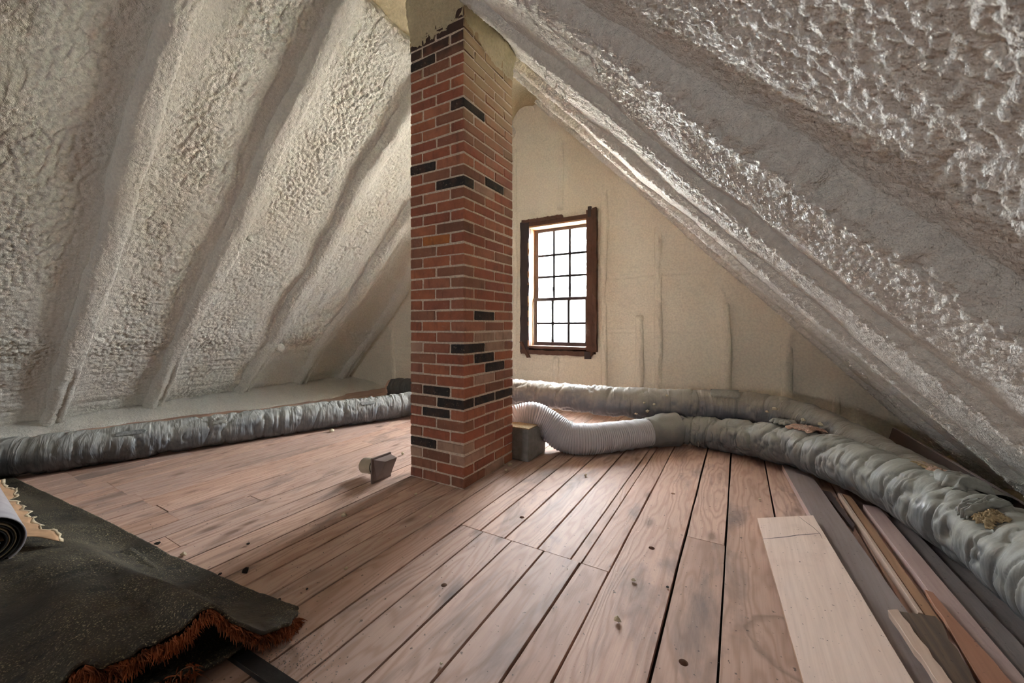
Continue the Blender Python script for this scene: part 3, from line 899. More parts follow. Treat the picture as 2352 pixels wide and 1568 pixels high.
def brick(x0, x1, y0, y1, c, mat):
    me = brick_mesh(x1 - x0 - 2 * J, y1 - y0 - 2 * J, mat)
    o = bpy.data.objects.new('brick', me)
    o.location = ((x0 + x1) / 2 + crnd.uniform(-1, 1) * 0.0014, (y0 + y1) / 2 + crnd.uniform(-1, 1) * 0.0014, (c + 0.5) * PITCH + crnd.uniform(-1, 1) * 0.0012)
    o.rotation_euler = (crnd.uniform(-1, 1) * 0.006, crnd.uniform(-1, 1) * 0.006, crnd.uniform(-1, 1) * 0.003)
    C.objects.link(o)
    keep(o, chim)
# exceptions seen on the chimney: (course, slot) -> material; slots f0 f1 (front) c (corner) r1 r2 (right)
SPECIAL = {(12, 'c'): 'brick_black', (11, 'r1'): 'brick_black', (11, 'c'): 'brick', (10, 'r1'): 'brick_black', (9, 'f0'): 'brick_brown', (9, 'r1'): 'brick_buff',
           (8, 'f0'): 'brick_brown', (8, 'f1'): 'brick_black', (7, 'c'): 'brick_black', (7, 'r1'): 'brick_black', (7, 'r2'): 'brick_black', (6, 'f1'): 'brick_black',
           (6, 'r2'): 'brick_brown', (5, 'c'): 'brick_brown', (4, 'f0'): 'brick_brown', (4, 'r1'): 'brick_brown', (3, 'f0'): 'brick_black', (3, 'c'): 'brick_buff',
           (2, 'f0'): 'brick_buff', (2, 'f1'): 'brick_brown', (2, 'c'): 'brick_buff', (1, 'f0'): 'brick_brown', (0, 'c'): 'brick_brown', (12, 'f0'): 'brick_buff',
           (11, 'f0'): 'brick_brown', (13, 'r1'): 'brick_buff', (13, 'r2'): 'brick_buff', (12, 'r2'): 'brick_brown', (15, 'c'): 'brick', (15, 'r1'): 'brick_black', (22, 'f1'): 'brick_orange', (22, 'f0'): 'brick_brown',
           (23, 'c'): 'brick_brown', (27, 'c'): 'brick_black', (28, 'f1'): 'brick_brown', (28, 'r1'): 'brick_black', (28, 'c'): 'brick_brown', (29, 'f0'): 'brick_black', (28, 'r2'): 'brick_buff', (27, 'r1'): 'brick_buff',
           (26, 'r2'): 'brick_brown', (31, 'r1'): 'brick_brown', (34, 'c'): 'brick_black', (33, 'c'): 'brick_brown', (38, 'f1'): 'brick_brown', (39, 'f0'): 'brick_black', (39, 'c'): 'brick_brown', (14, 'r1'): 'brick_brown'}
hidden = bmesh.new()
def hid(x0, x1, y0, y1, c):
    b2 = box_bm(x0 + J, x1 - J, y0 + J, y1 - J, c * PITCH + 0.0052, (c + 1) * PITCH - 0.0052, 0.004)
    tmp = bpy.data.meshes.new('t'); b2.to_mesh(tmp); b2.free(); hidden.from_mesh(tmp); bpy.data.meshes.remove(tmp)
D = 0.11
for c in range(NC):
    def m(slot):
        if (c, slot) in SPECIAL: return SPECIAL[(c, slot)]
        q = crnd.random()
        if c > 30 and slot.startswith('r'): return 'brick_brown' if q < 0.35 else 'brick'
        return 'brick_brown' if q < 0.10 else ('brick_buff' if q < 0.13 and c < 14 else 'brick')
    w = crnd.uniform(-0.006, 0.006)
    if c % 2 == 0:
        brick(CX0, CX0 + 0.113 + w, CY0_, CY0_ + 0.24, c, m('f0'))
        brick(CX0 + 0.113 + w, CX0 + 0.345, CY0_, CY0_ + D, c, m('f1'))
        brick(CX0 + 0.345, CX1, CY0_, CY0_ + 0.243, c, m('c'))
        brick(CX1 - D, CX1, CY0_ + 0.243, CY0_ + 0.487 + w, c, m('r1'))
        brick(CX1 - D, CX1, CY0_ + 0.487 + w, CY1_, c, m('r2'))
        hid(CX0, CX0 + D, CY0_ + 0.24, CY0_ + 0.48, c); hid(CX0, CX0 + 0.23, CY0_ + 0.48, CY1_, c)
        hid(CX0 + 0.23, CX1 - D, CY1_ - D, CY1_, c)
    else:
        brick(CX0, CX0 + 0.228 + w, CY0_, CY0_ + D, c, m('f0'))
        brick(CX0 + 0.228 + w, CX1, CY0_, CY0_ + 0.118, c, m('c'))
        brick(CX1 - D, CX1, CY0_ + 0.118, CY0_ + 0.362 + w, c, m('r1'))
        brick(CX1 - D, CX1, CY0_ + 0.362 + w, CY1_, c, m('r2'))
        hid(CX0, CX0 + D, CY0_ + D, CY0_ + 0.36, c); hid(CX0, CX0 + D, CY0_ + 0.36, CY1_, c)
        hid(CX0 + D, CX1 - D, CY1_ - D, CY1_, c)
hb = put(bm_mesh(hidden, 'brick'), 'brick', M['brick'], smooth=False)
hb['kind'] = 'stuff'
keep(hb, chim)
# spray foam that runs down the chimney head
def collar():
    n = 320; zz = np.linspace(0, 1, 70)
    per = []
    pts = [(CX0, CY0_), (CX1, CY0_), (CX1, CY1_), (CX0, CY1_)]
    tt = np.linspace(0, 4, n, endpoint=False)
    for t in tt:
        k = int(t); f = t - k
        a, b = pts[k], pts[(k + 1) % 4]
        per.append((a[0] + (b[0] - a[0]) * f, a[1] + (b[1] - a[1]) * f))
    per = np.array(per)
    cx_, cy_ = (CX0 + CX1) / 2, (CY0_ + CY1_) / 2
    T, Zq = np.meshgrid(tt, zz, indexing='xy')
    low_tab = np.interp(T, [0, 0.5, 0.9, 1.0, 1.3, 2.0, 2.5, 3, 4], [2.87, 2.88, 2.93, 2.90, 2.87, 2.82, 2.85, 2.85, 2.87])
    low = low_tab + 0.03 * vnoise(T * 5, T * 0, 61) + 0.012 * vnoise(T * 14, T * 0, 62) + 0.006 * vnoise(T * 45, T * 0, 63)
    zc = low + (3.75 - low) * Zq
    th = -0.004 + 0.022 * sstep(0.0, 0.30, Zq) + 0.10 * sstep(0.45, 1.0, Zq) + 0.006 * fbm(T * 9, zc * 14, 63, 3)
    # faint brick relief still shows through
    row = np.floor(zc / PITCH)
    joint_v = np.abs(((T * 2 + 0.5 * (row % 2)) % 1) - 0.5) > 0.475
    th = th - 0.006 * ((np.abs(((zc / PITCH) % 1) - 0.5) > 0.44) | joint_v) * (Zq < 0.42)
    px_ = per[:, 0][None, :]; py_ = per[:, 1][None, :]
    nx = np.where(px_ > cx_ + 0.22, 1, np.where(px_ < cx_ - 0.22, -1, 0)); ny = np.where(py_ > cy_ + 0.30, 1, np.where(py_ < cy_ - 0.30, -1, 0))
    return np.stack([px_ + nx * th, py_ + ny * th, zc], -1)
fc = put(grid_mesh('foam_collar', collar(), wrap_v=True), 'foam_collar', M['foam_collar'])
keep(fc, chim)

# ------------------------------------------------------------------ ducts
def spline(pts, n_per_m):
    P = np.array(pts, dtype=float)
    P = np.vstack([2 * P[0] - P[1], P, 2 * P[-1] - P[-2]])
    out = []
    for i in range(1, len(P) - 2):
        p0, p1, p2, p3 = P[i - 1], P[i], P[i + 1], P[i + 2]
        k = max(4, int(np.linalg.norm((p2 - p1)[:3]) * n_per_m))
        t = np.linspace(0, 1, k, endpoint=False)[:, None]
        out.append(0.5 * ((2 * p1) + (-p0 + p2) * t + (2 * p0 - 5 * p1 + 4 * p2 - p3) * t ** 2 + (-p0 + 3 * p1 - 3 * p2 + p3) * t ** 3))
    out.append(P[-2][None])
    return np.vstack(out)

def tube_frame(path):
    T = np.gradient(path, axis=0)
    T /= np.linalg.norm(T, axis=1)[:, None]
    up = np.array([0, 0, 1.0])
    R = np.cross(T, up); R /= np.linalg.norm(R, axis=1)[:, None]
    U = np.cross(R, T)
    L = np.concatenate([[0], np.cumsum(np.linalg.norm(np.diff(path, axis=0), axis=1))])
    return T, R, U, L

def sweep(pts, rfun, n_per_m, sides, floor_z=None):
    path4 = spline(pts, n_per_m)
    path = path4[:, :3]; rad = path4[:, 3]
    T, R, U, L = tube_frame(path)
    ph = np.linspace(0, 2 * np.pi, sides, endpoint=False)
    PH, LL = np.meshgrid(ph, L)
    r = rfun(LL, PH, rad[:, None])
    P = path[:, None, :] + r[..., None] * (np.cos(PH)[..., None] * R[:, None, :] + np.sin(PH)[..., None] * U[:, None, :])
    if floor_z is not None:
        z = P[..., 2]
        P[..., 2] = np.where(z < floor_z + 0.01, floor_z + np.maximum(0, (z - floor_z)) * 0.5, z)
    return P, path, (T, R, U, L)

def jacket(seed, deep=1.0, hoop=0.33, fine=1.0):
    def f(L, PH, rad):
        c, s = np.cos(PH), np.sin(PH)
        # wrinkles run around the tube: quick along the length, slow around it, wrapped without a seam
        def nz(fl_, fa, sd):
            w = (np.cos(PH) * 0.5 + 0.5)
            a = vnoise(L * fl_ + c * fa * 0.35 + 40, s * fa + 7, sd)
            b = vnoise(L * fl_ * 1.07 - s * fa * 0.3 + 11, c * fa + 31, sd + 1)
            return a * 0.6 + b * 0.6
        w1 = nz(8, 0.9, seed)
        w2 = nz(26, 1.5, seed + 3)
        w3 = nz(60, 3.0, seed + 6)
        ridged = 1 - np.abs(w1) * 2.2
        pinch = np.clip(ridged, -1, 1)
        r2 = 1 - np.abs(w2) * 2.4
        gate = sstep(-0.1, 0.5, nz(3.2, 1.6, seed + 9))
        d = -0.010 * np.clip(pinch, 0, 1) ** 3 * deep + 0.006 * w2 * deep * gate - 0.009 * np.clip(r2, 0, 1) ** 4 * gate * deep + 0.0022 * w3 * fine
        w4 = nz(15, 2.4, seed + 15); w5 = nz(34, 3.4, seed + 18)
        d = d - 0.0050 * deep * np.clip(1 - np.abs(w4) * 7, 0, 1) - 0.0028 * deep * np.clip(1 - np.abs(w5) * 6, 0, 1) * gate
        hoopd = -0.008 * np.exp(-(((L / hoop + 0.15 * vnoise(L * 2, L * 0, seed + 12)) % 1 - 0.5) / 0.09) ** 2)
        return rad + d + hoopd
    return f

def add_duct(name, P, mat, parent=None, cap=True):
    n, m = P.shape[:2]
    ln = np.concatenate([[0], np.cumsum(np.linalg.norm(np.diff(P.mean(axis=1), axis=0), axis=1))])
    # mirrored around the tube so the pattern closes without a jump
    ang = np.abs(np.linspace(-1, 1, m, endpoint=False))
    uv = np.stack(np.broadcast_arrays(ln[:, None], ang[None, :] * 0.45), -1)
    me = grid_mesh(name, P, wrap_v=True, flip=True, uv=uv)
    o = put(me, name, mat, parent)
    return o

# long duct along the left eave, dipping behind the chimney
left_pts = [(-4.95, -0.55, 0.135, 0.13), (-4.55, 0.05, 0.135, 0.133), (-4.16, 0.68, 0.133, 0.133), (-3.98, 1.15, 0.132, 0.131), (-3.82, 1.62, 0.13, 0.13), (-3.58, 2.25, 0.132, 0.132), (-3.30, 2.88, 0.135, 0.133), (-3.12, 3.22, 0.15, 0.133), (-2.80, 3.52, 0.21, 0.133), (-2.35, 3.62, 0.28, 0.135)]
duct_left = empty('insulated_duct', (-3.82, 1.62, 0), label='long dusty grey insulated duct lying along the foot of the left slope', cat='duct', group='insulated ducts')
P, pth, fr = sweep(left_pts, jacket(31, 1.15), 150, 56, 0.002)
keep(add_duct('jacket', P, M['duct_grey']), duct_left)
def seam(parent, path, frame, ang, r, i0, i1, w=0.004, mat='ink'):
    T, R, U, L = frame
    rows = []
    for i in range(i0, i1):
        row = []
        for k in (-1, 0, 1):
            a = ang + k * w / r
            row.append(path[i] + (r + 0.0005 + (0.002 if k == 0 else 0)) * (math.cos(a) * R[i] + math.sin(a) * U[i]))
        rows.append(row)
    o = put(grid_mesh('seam', np.array(rows)), 'seam', M[mat])
    keep(o, parent)

# dark duct behind it, only its end shows
duct_dark = empty('insulated_duct', (-3.5, 3.85, 0), label='black duct stub on the floor behind the chimney, in front of the gable', cat='duct', group='insulated ducts')
P, pth2, fr2 = sweep([(-4.02, 3.72, 0.17, 0.12), (-3.9, 3.76, 0.165, 0.145), (-3.5, 3.86, 0.16, 0.145), (-3.0, 3.98, 0.16, 0.145), (-2.6, 4.05, 0.16, 0.145)], jacket(57, 0.7), 90, 40, 0.002)
keep(add_duct('jacket', P, M['duct_black']), duct_dark)
P, _, _ = sweep([(-4.035, 3.716, 0.17, 0.115), (-4.0, 3.725, 0.17, 0.118)], lambda L, PH, r: r + 0 * L, 90, 30)
keep(add_duct('end_lining', P, M['fiber_pink']), duct_dark)

# raised duct in front of the gable
up_pts = [(-2.40, 3.60, 0.30, 0.13), (-2.0, 3.57, 0.315, 0.132), (-1.6, 3.58, 0.312, 0.136), (-1.0, 3.66, 0.300, 0.142), (-0.55, 3.74, 0.30, 0.146), (-0.15, 3.82, 0.305, 0.150), (0.15, 3.80, 0.31, 0.148), (0.42, 3.66, 0.30, 0.135), (0.66, 3.38, 0.235, 0.125), (0.86, 3.02, 0.17, 0.12), (1.0, 2.6, 0.15, 0.12)]
duct_up = empty('insulated_duct', (-0.55, 3.74, 0), label='tan foil insulated duct raised off the floor below the window wall', cat='duct', group='insulated ducts')
P, upth, ufr = sweep(up_pts, jacket(83, 1.25), 150, 56)
keep(add_duct('jacket', P, M['duct_tan']), duct_up)

# ribbed bare flex duct that loops on the floor
def flexr(L, PH, rad):
    c, s = np.cos(PH), np.sin(PH)
    rib = np.abs(np.sin(np.pi * (L / 0.017 + 0.10 * np.cos(PH) + PH / (2 * np.pi))))
    return rad + 0.0065 * rib - 0.003 + 0.004 * vnoise(L * 16 + c, s * 2 + 5, 19) + 0.003 * vnoise(L * 45, s * 3 + c * 2, 23)
fx_pts = [(-1.62, 2.74, 0.22, 0.10), (-1.54, 2.80, 0.255, 0.114), (-1.45, 2.84, 0.262, 0.124), (-1.34, 2.88, 0.215, 0.124), (-1.19, 2.91, 0.132, 0.120), (-1.04, 2.98, 0.118, 0.117), (-0.88, 3.13, 0.118, 0.114), (-0.70, 3.32, 0.125, 0.110), (-0.56, 3.48, 0.13, 0.108), (-0.42, 3.62, 0.13, 0.105)]
flex = empty('flexible_duct', (-1.0, 3.0, 0), label='bare ribbed silver flexible duct curling over the floor beside the chimney', cat='duct')
P, fpth, ffr = sweep(fx_pts, flexr, 420, 52, 0.003)
keep(add_duct('ribbed_hose', P, M['flex']), flex)
# torn sleeve at its far end
n_, m_ = 14, 40
aa_, bb_ = np.meshgrid(np.linspace(0, 1, n_), np.linspace(0, 2 * np.pi, m_, endpoint=False), indexing='ij')
i0 = len(fpth) - 150
base_i = np.clip((i0 + aa_ * 120).astype(int), 0, len(fpth) - 1)
rr_ = 0.118 + 0.012 * vnoise(aa_ * 6, np.cos(bb_) * 3 + 4, 51) + 0.02 * aa_
Ps = fpth[base_i] + rr_[..., None] * (np.cos(bb_)[..., None] * ffr[1][base_i] + np.sin(bb_)[..., None] * ffr[2][base_i])
Ps[..., 2] = np.maximum(Ps[..., 2], 0.004)
keep(put(grid_mesh('torn_sleeve', Ps, wrap_v=True, flip=True), 'torn_sleeve', M['duct_big']), flex)
# sheet-metal boot that the flex springs from, against the chimney
boot = empty('duct_boot', (-1.42, 2.68, 0), label='grey wrapped duct boot box on the floor against the chimney', cat='duct boot')
bm = box_bm(-1.53, -1.345, 2.565, 2.86, 0.001, 0.245, 0.012, 0.003, seg=2)
for v in bm.verts:
    if v.co.z > 0.15 and v.co.y > 2.7:
        v.co.z -= 0.03
keep(put(bm_mesh(bm, 'box'), 'box', M['boot'], smooth=False), boot)
keep(box('top_flange', -1.54, -1.335, 2.555, 2.70, 0.245, 0.253, M['fiber_tan'], bevel=0.002), boot)

# thick duct down the right side
big_pts = [(-0.62, 3.52, 0.13, 0.115), (-0.35, 3.60, 0.13, 0.122), (-0.08, 3.58, 0.135, 0.132), (0.20, 3.45, 0.155, 0.140), (0.48, 3.15, 0.185, 0.145), (0.69, 2.78, 0.192, 0.151), (0.82, 2.40, 0.188, 0.156), (0.90, 2.0, 0.180, 0.160), (0.925, 1.55, 0.163, 0.163), (0.93, 1.0, 0.163, 0.163), (0.93, 0.3, 0.163, 0.163)]
duct_big = empty('insulated_duct', (0.83, 2.40, 0), label='thick crumpled grey insulated duct with torn patches under the right slope', cat='duct', group='insulated ducts')
P, bpth, bfr = sweep(big_pts, jacket(131, 1.9, 0.5, 1.2), 190, 72, 0.002)
keep(add_duct('jacket', P, M['duct_big']), duct_big)

def near_i(path, p):
    return int(np.argmin(np.linalg.norm(path[:, :2] - np.array(p)[None, :2], axis=1)))

def patch(name, parent, path, frame, ic, ang, dl, da, lift, mat, seed, n=26, m=20, curl=0.0, jag=0.15):
    """piece of sheet or wadding that follows the tube around (ic, ang); a jagged outline, optional curl at its far edge"""
    T, R, U, L = frame
    a, b = np.meshgrid(np.linspace(-1, 1, n), np.linspace(-1, 1, m), indexing='ij')
    j1 = 1 + jag * vnoise(b * 5, b * 0 + 1, seed); j2 = 1 + jag * vnoise(a * 5, a * 0 + 2, seed + 1)
    Lc = L[ic]
    ll = np.clip(Lc + a * dl * j1, 0, L[-1])
    ii = np.clip(np.searchsorted(L, ll), 0, len(L) - 1)
    an = ang + b * da * j2
    rim = np.clip(np.minimum(1 - np.abs(a), 1 - np.abs(b)) * 3, 0, 1)
    rad = 0.148 + lift * rim + 0.006 * vnoise(a * 6, b * 6, seed + 2) * (0.4 + rim) + curl * sstep(0.2, 1.0, b) ** 2 * 0.06
    Pp = path[ii] + rad[..., None] * (np.cos(an)[..., None] * R[ii] + np.sin(an)[..., None] * U[ii])
    o = put(grid_mesh(name, Pp), name, mat)
    sm = o.modifiers.new('thick', 'SOLIDIFY'); sm.thickness = 0.0022; sm.offset = 0
    keep(o, parent)
    return o
# first tear (upper): flap thrown back and pink wadding
i1 = near_i(bpth, (0.34, 3.32))
patch('wadding', duct_big, bpth, bfr, i1 + 12, 1.75, 0.10, 0.55, 0.014, M['fiber_pink'], 301)
patch('jacket_flap', duct_big, bpth, bfr, i1 - 22, 2.0, 0.085, 0.55, 0.03, M['flap'], 305, curl=0.6, jag=0.3)
# second tear (middle)
i2 = near_i(bpth, (0.76, 2.6))
patch('wadding', duct_big, bpth, bfr, i2, 1.95, 0.085, 0.42, 0.010, M['fiber_tan'], 311)
patch('wadding', duct_big, bpth, bfr, i2 + 12, 1.75, 0.05, 0.25, 0.015, M['fiber_pink'], 315)
patch('jacket_flap', duct_big, bpth, bfr, i2 + 34, 1.75, 0.08, 0.55, 0.035, M['flap'], 321, curl=-0.2, jag=0.25)
patch('jacket_flap', duct_big, bpth, bfr, i2 - 6, 2.62, 0.075, 0.26, 0.028, M['duct_big'], 325, curl=0.5, jag=0.4)
patch('wadding', duct_big, bpth, bfr, i2 - 22, 2.75, 0.04, 0.12, 0.012, M['fiber_pink'], 331)
# third tear: wadding sticking out near the loose board
i3 = near_i(bpth, (0.90, 2.15))
patch('wadding', duct_big, bpth, bfr, i3, 1.0, 0.045, 0.22, 0.016, M['fiber_tan'], 335, jag=0.45)
patch('jacket_flap', duct_big, bpth, bfr, i3 - 16, 1.15, 0.03, 0.5, 0.02, M['flap'], 341, curl=0.3)
# netting over the second tear
def net(parent, path, frame, ic, ang, dl, da, rad):
    T, R, U, L = frame
    bm = bmesh.new()
    def strand(pts):
        for p, q in zip(pts[:-1], pts[1:]):
            d = (q - p).normalized(); sd = d.cross(Vector((0.3, 0.2, 0.9))).normalized() * 0.0009
            up = d.cross(sd).normalized() * 0.0009
            vs = [bm.verts.new(c) for c in (p + sd, p + up, p - sd, q + sd, q + up, q - sd)]
            bm.faces.new((vs[0], vs[1], vs[4], vs[3])); bm.faces.new((vs[1], vs[2], vs[5], vs[4])); bm.faces.new((vs[2], vs[0], vs[3], vs[5]))
    def pt(l, a):
        i = int(np.clip(np.searchsorted(L, l), 0, len(L) - 1))
        return Vector(path[i] + rad * (math.cos(a) * R[i] + math.sin(a) * U[i]))
    for k in range(-6, 7):
        strand([pt(L[ic] + k / 6 * dl + q * 0.012, ang + q * da) for q in (-1, -0.5, 0, 0.5, 1)])
        strand([pt(L[ic] + q * dl, ang + k / 6 * da + 0.05 * q) for q in (-1, -0.5, 0, 0.5, 1)])
    o = put(bm_mesh(bm, 'netting'), 'netting', M['netting'], smooth=False)
    o['kind'] = 'stuff'
    keep(o, parent)
net(duct_big, bpth, bfr, i2, 1.95, 0.075, 0.38, 0.164)
net(duct_big, bpth, bfr, i1 + 14, 1.6, 0.06, 0.4, 0.166)
# small torn tab on the left duct, faded print panels
il = near_i(pth, (-3.80, 1.62))
def patch_r(name, parent, path, frame, ic, ang, dl, da, r0, lift, mat, seed, jag=0.1, curl=0.0):
    T, R, U, L = frame
    a, b = np.meshgrid(np.linspace(-1, 1, 18), np.linspace(-1, 1, 10), indexing='ij')
    ll = np.clip(L[ic] + a * dl * (1 + jag * vnoise(b * 4, b * 0, seed)), 0, L[-1])
    ii = np.clip(np.searchsorted(L, ll), 0, len(L) - 1)
    an = ang + b * da * (1 + jag * vnoise(a * 4, a * 0, seed + 1))
    rad = r0 + lift + curl * sstep(0, 1, b) * 0.02 + 0 * a
    Pp = path[ii] + rad[..., None] * (np.cos(an)[..., None] * R[ii] + np.sin(an)[..., None] * U[ii]) if hasattr(rad, 'shape') else None
    o = put(grid_mesh(name, Pp), name, mat)
    sm = o.modifiers.new('thick', 'SOLIDIFY'); sm.thickness = 0.0015; sm.offset = 0
    keep(o, parent)
patch_r('torn_tab', duct_left, pth, fr, il, 0.75, 0.05, 0.20, 0.132, 0.006, M['flap'], 401, 0.4, 0.8)
patch_r('torn_tab', duct_left, pth, fr, near_i(pth, (-4.3, 0.45)), 0.95, 0.06, 0.25, 0.135, 0.006, M['flap'], 405, 0.4, 0.6)
patch_r('printed_panel', duct_left, pth, fr, near_i(pth, (-3.98, 1.12)), 0.72, 0.085, 0.13, 0.132, 0.003, M['ink'], 421, 0.06)
patch_r('printed_panel', duct_left, pth, fr, near_i(pth, (-3.36, 2.75)), 0.72, 0.07, 0.13, 0.132, 0.003, M['ink'], 425, 0.06)
patch_r('foil_tab', duct_up, upth, ufr, near_i(upth, (-0.10, 3.8)), 1.55, 0.11, 0.75, 0.150, 0.004, M['flap'], 409, 0.12, 0.2)

# ------------------------------------------------------------------ loose boards on the right
def board(name, corners, thick, mat, label, group=None, nl=14, seed=0, edge=0.0015, wob=0.0, edge_mat=None):
    """corners: four top corners (x, y, z): far-left, far-right, near-right, near-left; a solid board of the given thickness"""
    r = random.Random(seed)
    a, b, c, d = [Vector(p) for p in corners]
    org = Vector(((a + b + c + d) / 4))
    org.z = min(v.z for v in (a, b, c, d)) - thick
    bm = bmesh.new()
    rows = []
    for k in range(nl + 1):
        t = k / nl
        l = a.lerp(d, t); rr = b.lerp(c, t)
        off = (rr - l).normalized()
        l = l + off * r.uniform(-wob, wob); rr = rr + off * r.uniform(-wob, wob)
        nrm = (d - a).cross(b - a).normalized()
        if nrm.z < 0: nrm = -nrm
        rows.append([bm.verts.new(p - org) for p in (l - nrm * thick, l - nrm * edge, l + off * edge, rr - off * edge, rr - nrm * edge, rr - nrm * thick)])
    for k in range(nl):
        for q in range(5):
            bm.faces.new((rows[k][q], rows[k][q + 1], rows[k + 1][q + 1], rows[k + 1][q]))
        bm.faces.new((rows[k][5], rows[k][0], rows[k + 1][0], rows[k + 1][5]))
    bm.faces.new(rows[0][::-1]); bm.faces.new(rows[-1])
    bmesh.ops.recalc_face_normals(bm, faces=list(bm.faces))
    o = put(bm_mesh(bm, name), name, mat, smooth=False)
    o.location = org
    if edge_mat:
        o.data.materials.append(edge_mat)
        for p in o.data.polygons:
            if abs(p.normal.z) < 0.6:
                p.material_index = 1
    tag(o, label, 'board', group)
    return o
G = 'loose boards on the right'
# grey plank on the floor, lowest of the pile
board('loose_board', [(0.262, 3.32, 0.040), (0.405, 3.24, 0.040), (0.535, 1.30, 0.040), (0.405, 1.30, 0.040)], 0.038, M['grey_board'],
      'long grey weathered board half under the wide pale board', G, seed=1, wob=0.001, edge_mat=M['pink_board'])
# wide pale board, tilted up on the grey one
board('loose_board', [(0.080, 2.372, 0.026), (0.322, 2.452, 0.066), (0.425, 1.20, 0.066), (0.165, 1.20, 0.026)], 0.016, M['pale_board'],
      'wide pale pine board with a cracked end lying on top of the pile', G, seed=2, wob=0.0008, edge_mat=M['orange_board'])
def lerp_board(u, v):
    a, b, c, d = Vector((0.080, 2.372, 0.0262)), Vector((0.322, 2.452, 0.0662)), Vector((0.425, 1.20, 0.0662)), Vector((0.165, 1.20, 0.0262))
    return a.lerp(b, u).lerp(d.lerp(c, u), v)
pale = bpy.data.objects['loose_board.001']
def crack(pts, w):
    bm = bmesh.new(); prev = None
    for k, (u, v) in enumerate(pts):
        p = lerp_board(u, v); ww = w * (0.3 + math.sin(math.pi * (k + 0.6) / (len(pts) + 0.2)))
        q = lerp_board(u, v + ww)
        q2 = lerp_board(u + ww * 2.0, v)
        row = [bm.verts.new(p - pale.location + Vector((0, 0, -0.004))), bm.verts.new(p - pale.location), bm.verts.new((q if abs(pts[0][0] - pts[-1][0]) > 0.4 else q2) - pale.location)]
        if prev:
            bm.faces.new((prev[1], prev[2], row[2], row[1])); bm.faces.new((prev[0], prev[1], row[1], row[0])); bm.faces.new((prev[2], prev[0], row[0], row[2]))
        prev = row
    put(bm_mesh(bm, 'crack'), 'crack', M['dark_board'], pale, smooth=False)
crack([(0.0, 0.185), (0.2, 0.176), (0.4, 0.168), (0.55, 0.158), (0.75, 0.152), (0.93, 0.150)], 0.0042)
crack([(0.74, 0.002), (0.80, 0.05), (0.88, 0.10), (0.93, 0.15), (0.92, 0.19)], 0.0035)
# split board fragment between
board('wood_offcut', [(0.43, 2.98, 0.022), (0.475, 2.98, 0.022), (0.50, 2.55, 0.022), (0.485, 2.50, 0.022)], 0.02, M['dark_board'],
      'short dark splintered offcut under the thick duct', G, seed=3, wob=0.004)
board('loose_board', [(0.505, 2.95, 0.034), (0.519, 2.95, 0.034), (0.546, 1.86, 0.034), (0.532, 1.86, 0.034)], 0.033, M['end_grain'],
      'thin pale strip of lath standing on edge beside the grey board', G, seed=4)
board('loose_board', [(0.523, 2.95, 0.030), (0.560, 2.95, 0.030), (0.585, 1.84, 0.030), (0.550, 1.84, 0.030)], 0.029, M['orange_board'],
      'narrow orange-brown lath next to the thin pale strip', G, seed=5)
board('loose_board', [(0.588, 2.82, 0.036), (0.655, 2.82, 0.036), (0.70, 1.25, 0.036), (0.625, 1.25, 0.036)], 0.035, M['pink_board'],
      'pinkish board with a split reddish end nearest the thick duct', G, seed=6, wob=0.001)
board('loose_board', [(0.660, 2.75, 0.020), (0.735, 2.75, 0.020), (0.785, 1.25, 0.020), (0.705, 1.25, 0.020)], 0.019, M['dusty_dark'],
      'dark dusty board on the floor right of the pinkish board', G, seed=7, wob=0.002)
board('split_wood', [(0.588, 1.990, 0.054), (0.604, 1.985, 0.054), (0.672, 1.25, 0.054), (0.556, 1.25, 0.054)], 0.014, M['red_board'],
      'fresh reddish split of wood tapering to a point on the pinkish board', G, seed=8, wob=0.003)
# bark-covered slab with a pale sawn edge
slab = empty('bark_slab', (0.54, 1.70, 0.0), label='broken wood slab with dark bark and a pale raw edge', cat='offcut')
bk = board('slab', [(0.455, 1.755, 0.076), (0.562, 1.812, 0.062), (0.548, 1.28, 0.062), (0.506, 1.28, 0.078)], 0.02, M['bark'], None, None, seed=9, wob=0.008)
for k_ in ('category',):
    if k_ in bk: del bk[k_]
bk.parent = slab; bk.matrix_parent_inverse = Matrix.Translation(slab.location).inverted()
be = board('raw_edge', [(0.424, 1.738, 0.080), (0.454, 1.752, 0.084), (0.505, 1.28, 0.084), (0.470, 1.28, 0.080)], 0.024, M['end_grain'], None, None, seed=10, wob=0.003)
for k_ in ('category',):
    if k_ in be: del be[k_]
be.parent = slab; be.matrix_parent_inverse = Matrix.Translation(slab.location).inverted()
# board on edge behind the thick duct
ebs = []
def edge_board(name, p, q, height, thick, lean, mat, label, edge_mat):
    p, q = Vector(p), Vector(q)
    d = (q - p).normalized(); side = Vector((d.y, -d.x, 0)).normalized()
    if side.x < 0: side = -side
    up = (Vector((0, 0, 1)) * math.cos(lean) + side * math.sin(lean))
    th = up.cross(d).normalized() * thick
    bm = bmesh.new()
    vs = [bm.verts.new(c) for e in (p, q) for c in (e, e + th, e + th - up * height, e - up * height)]
    for f in ((0, 1, 2, 3), (4, 7, 6, 5), (0, 4, 5, 1), (1, 5, 6, 2), (2, 6, 7, 3), (3, 7, 4, 0)):
        bm.faces.new([vs[k] for k in f])
    bmesh.ops.bevel(bm, geom=list(bm.edges), offset=0.002, segments=1, affect='EDGES')
    bmesh.ops.recalc_face_normals(bm, faces=list(bm.faces))
    o = put(bm_mesh(bm, name), name, mat, smooth=False)
    o.data.materials.append(edge_mat)
    for f in o.data.polygons:
        if f.normal.z > 0.5: f.material_index = 1  # upward faces get the lighter grey-purple wood
    tag(o, label, 'board', G)
    return o
edge_board('loose_board', (0.955, 3.80, 0.285), (1.10, 2.35, 0.225), 0.15, 0.028, 0.25, M['dark_board'],
           'dark board standing on edge behind the thick duct at the right eave', M['grey_purple_board'])

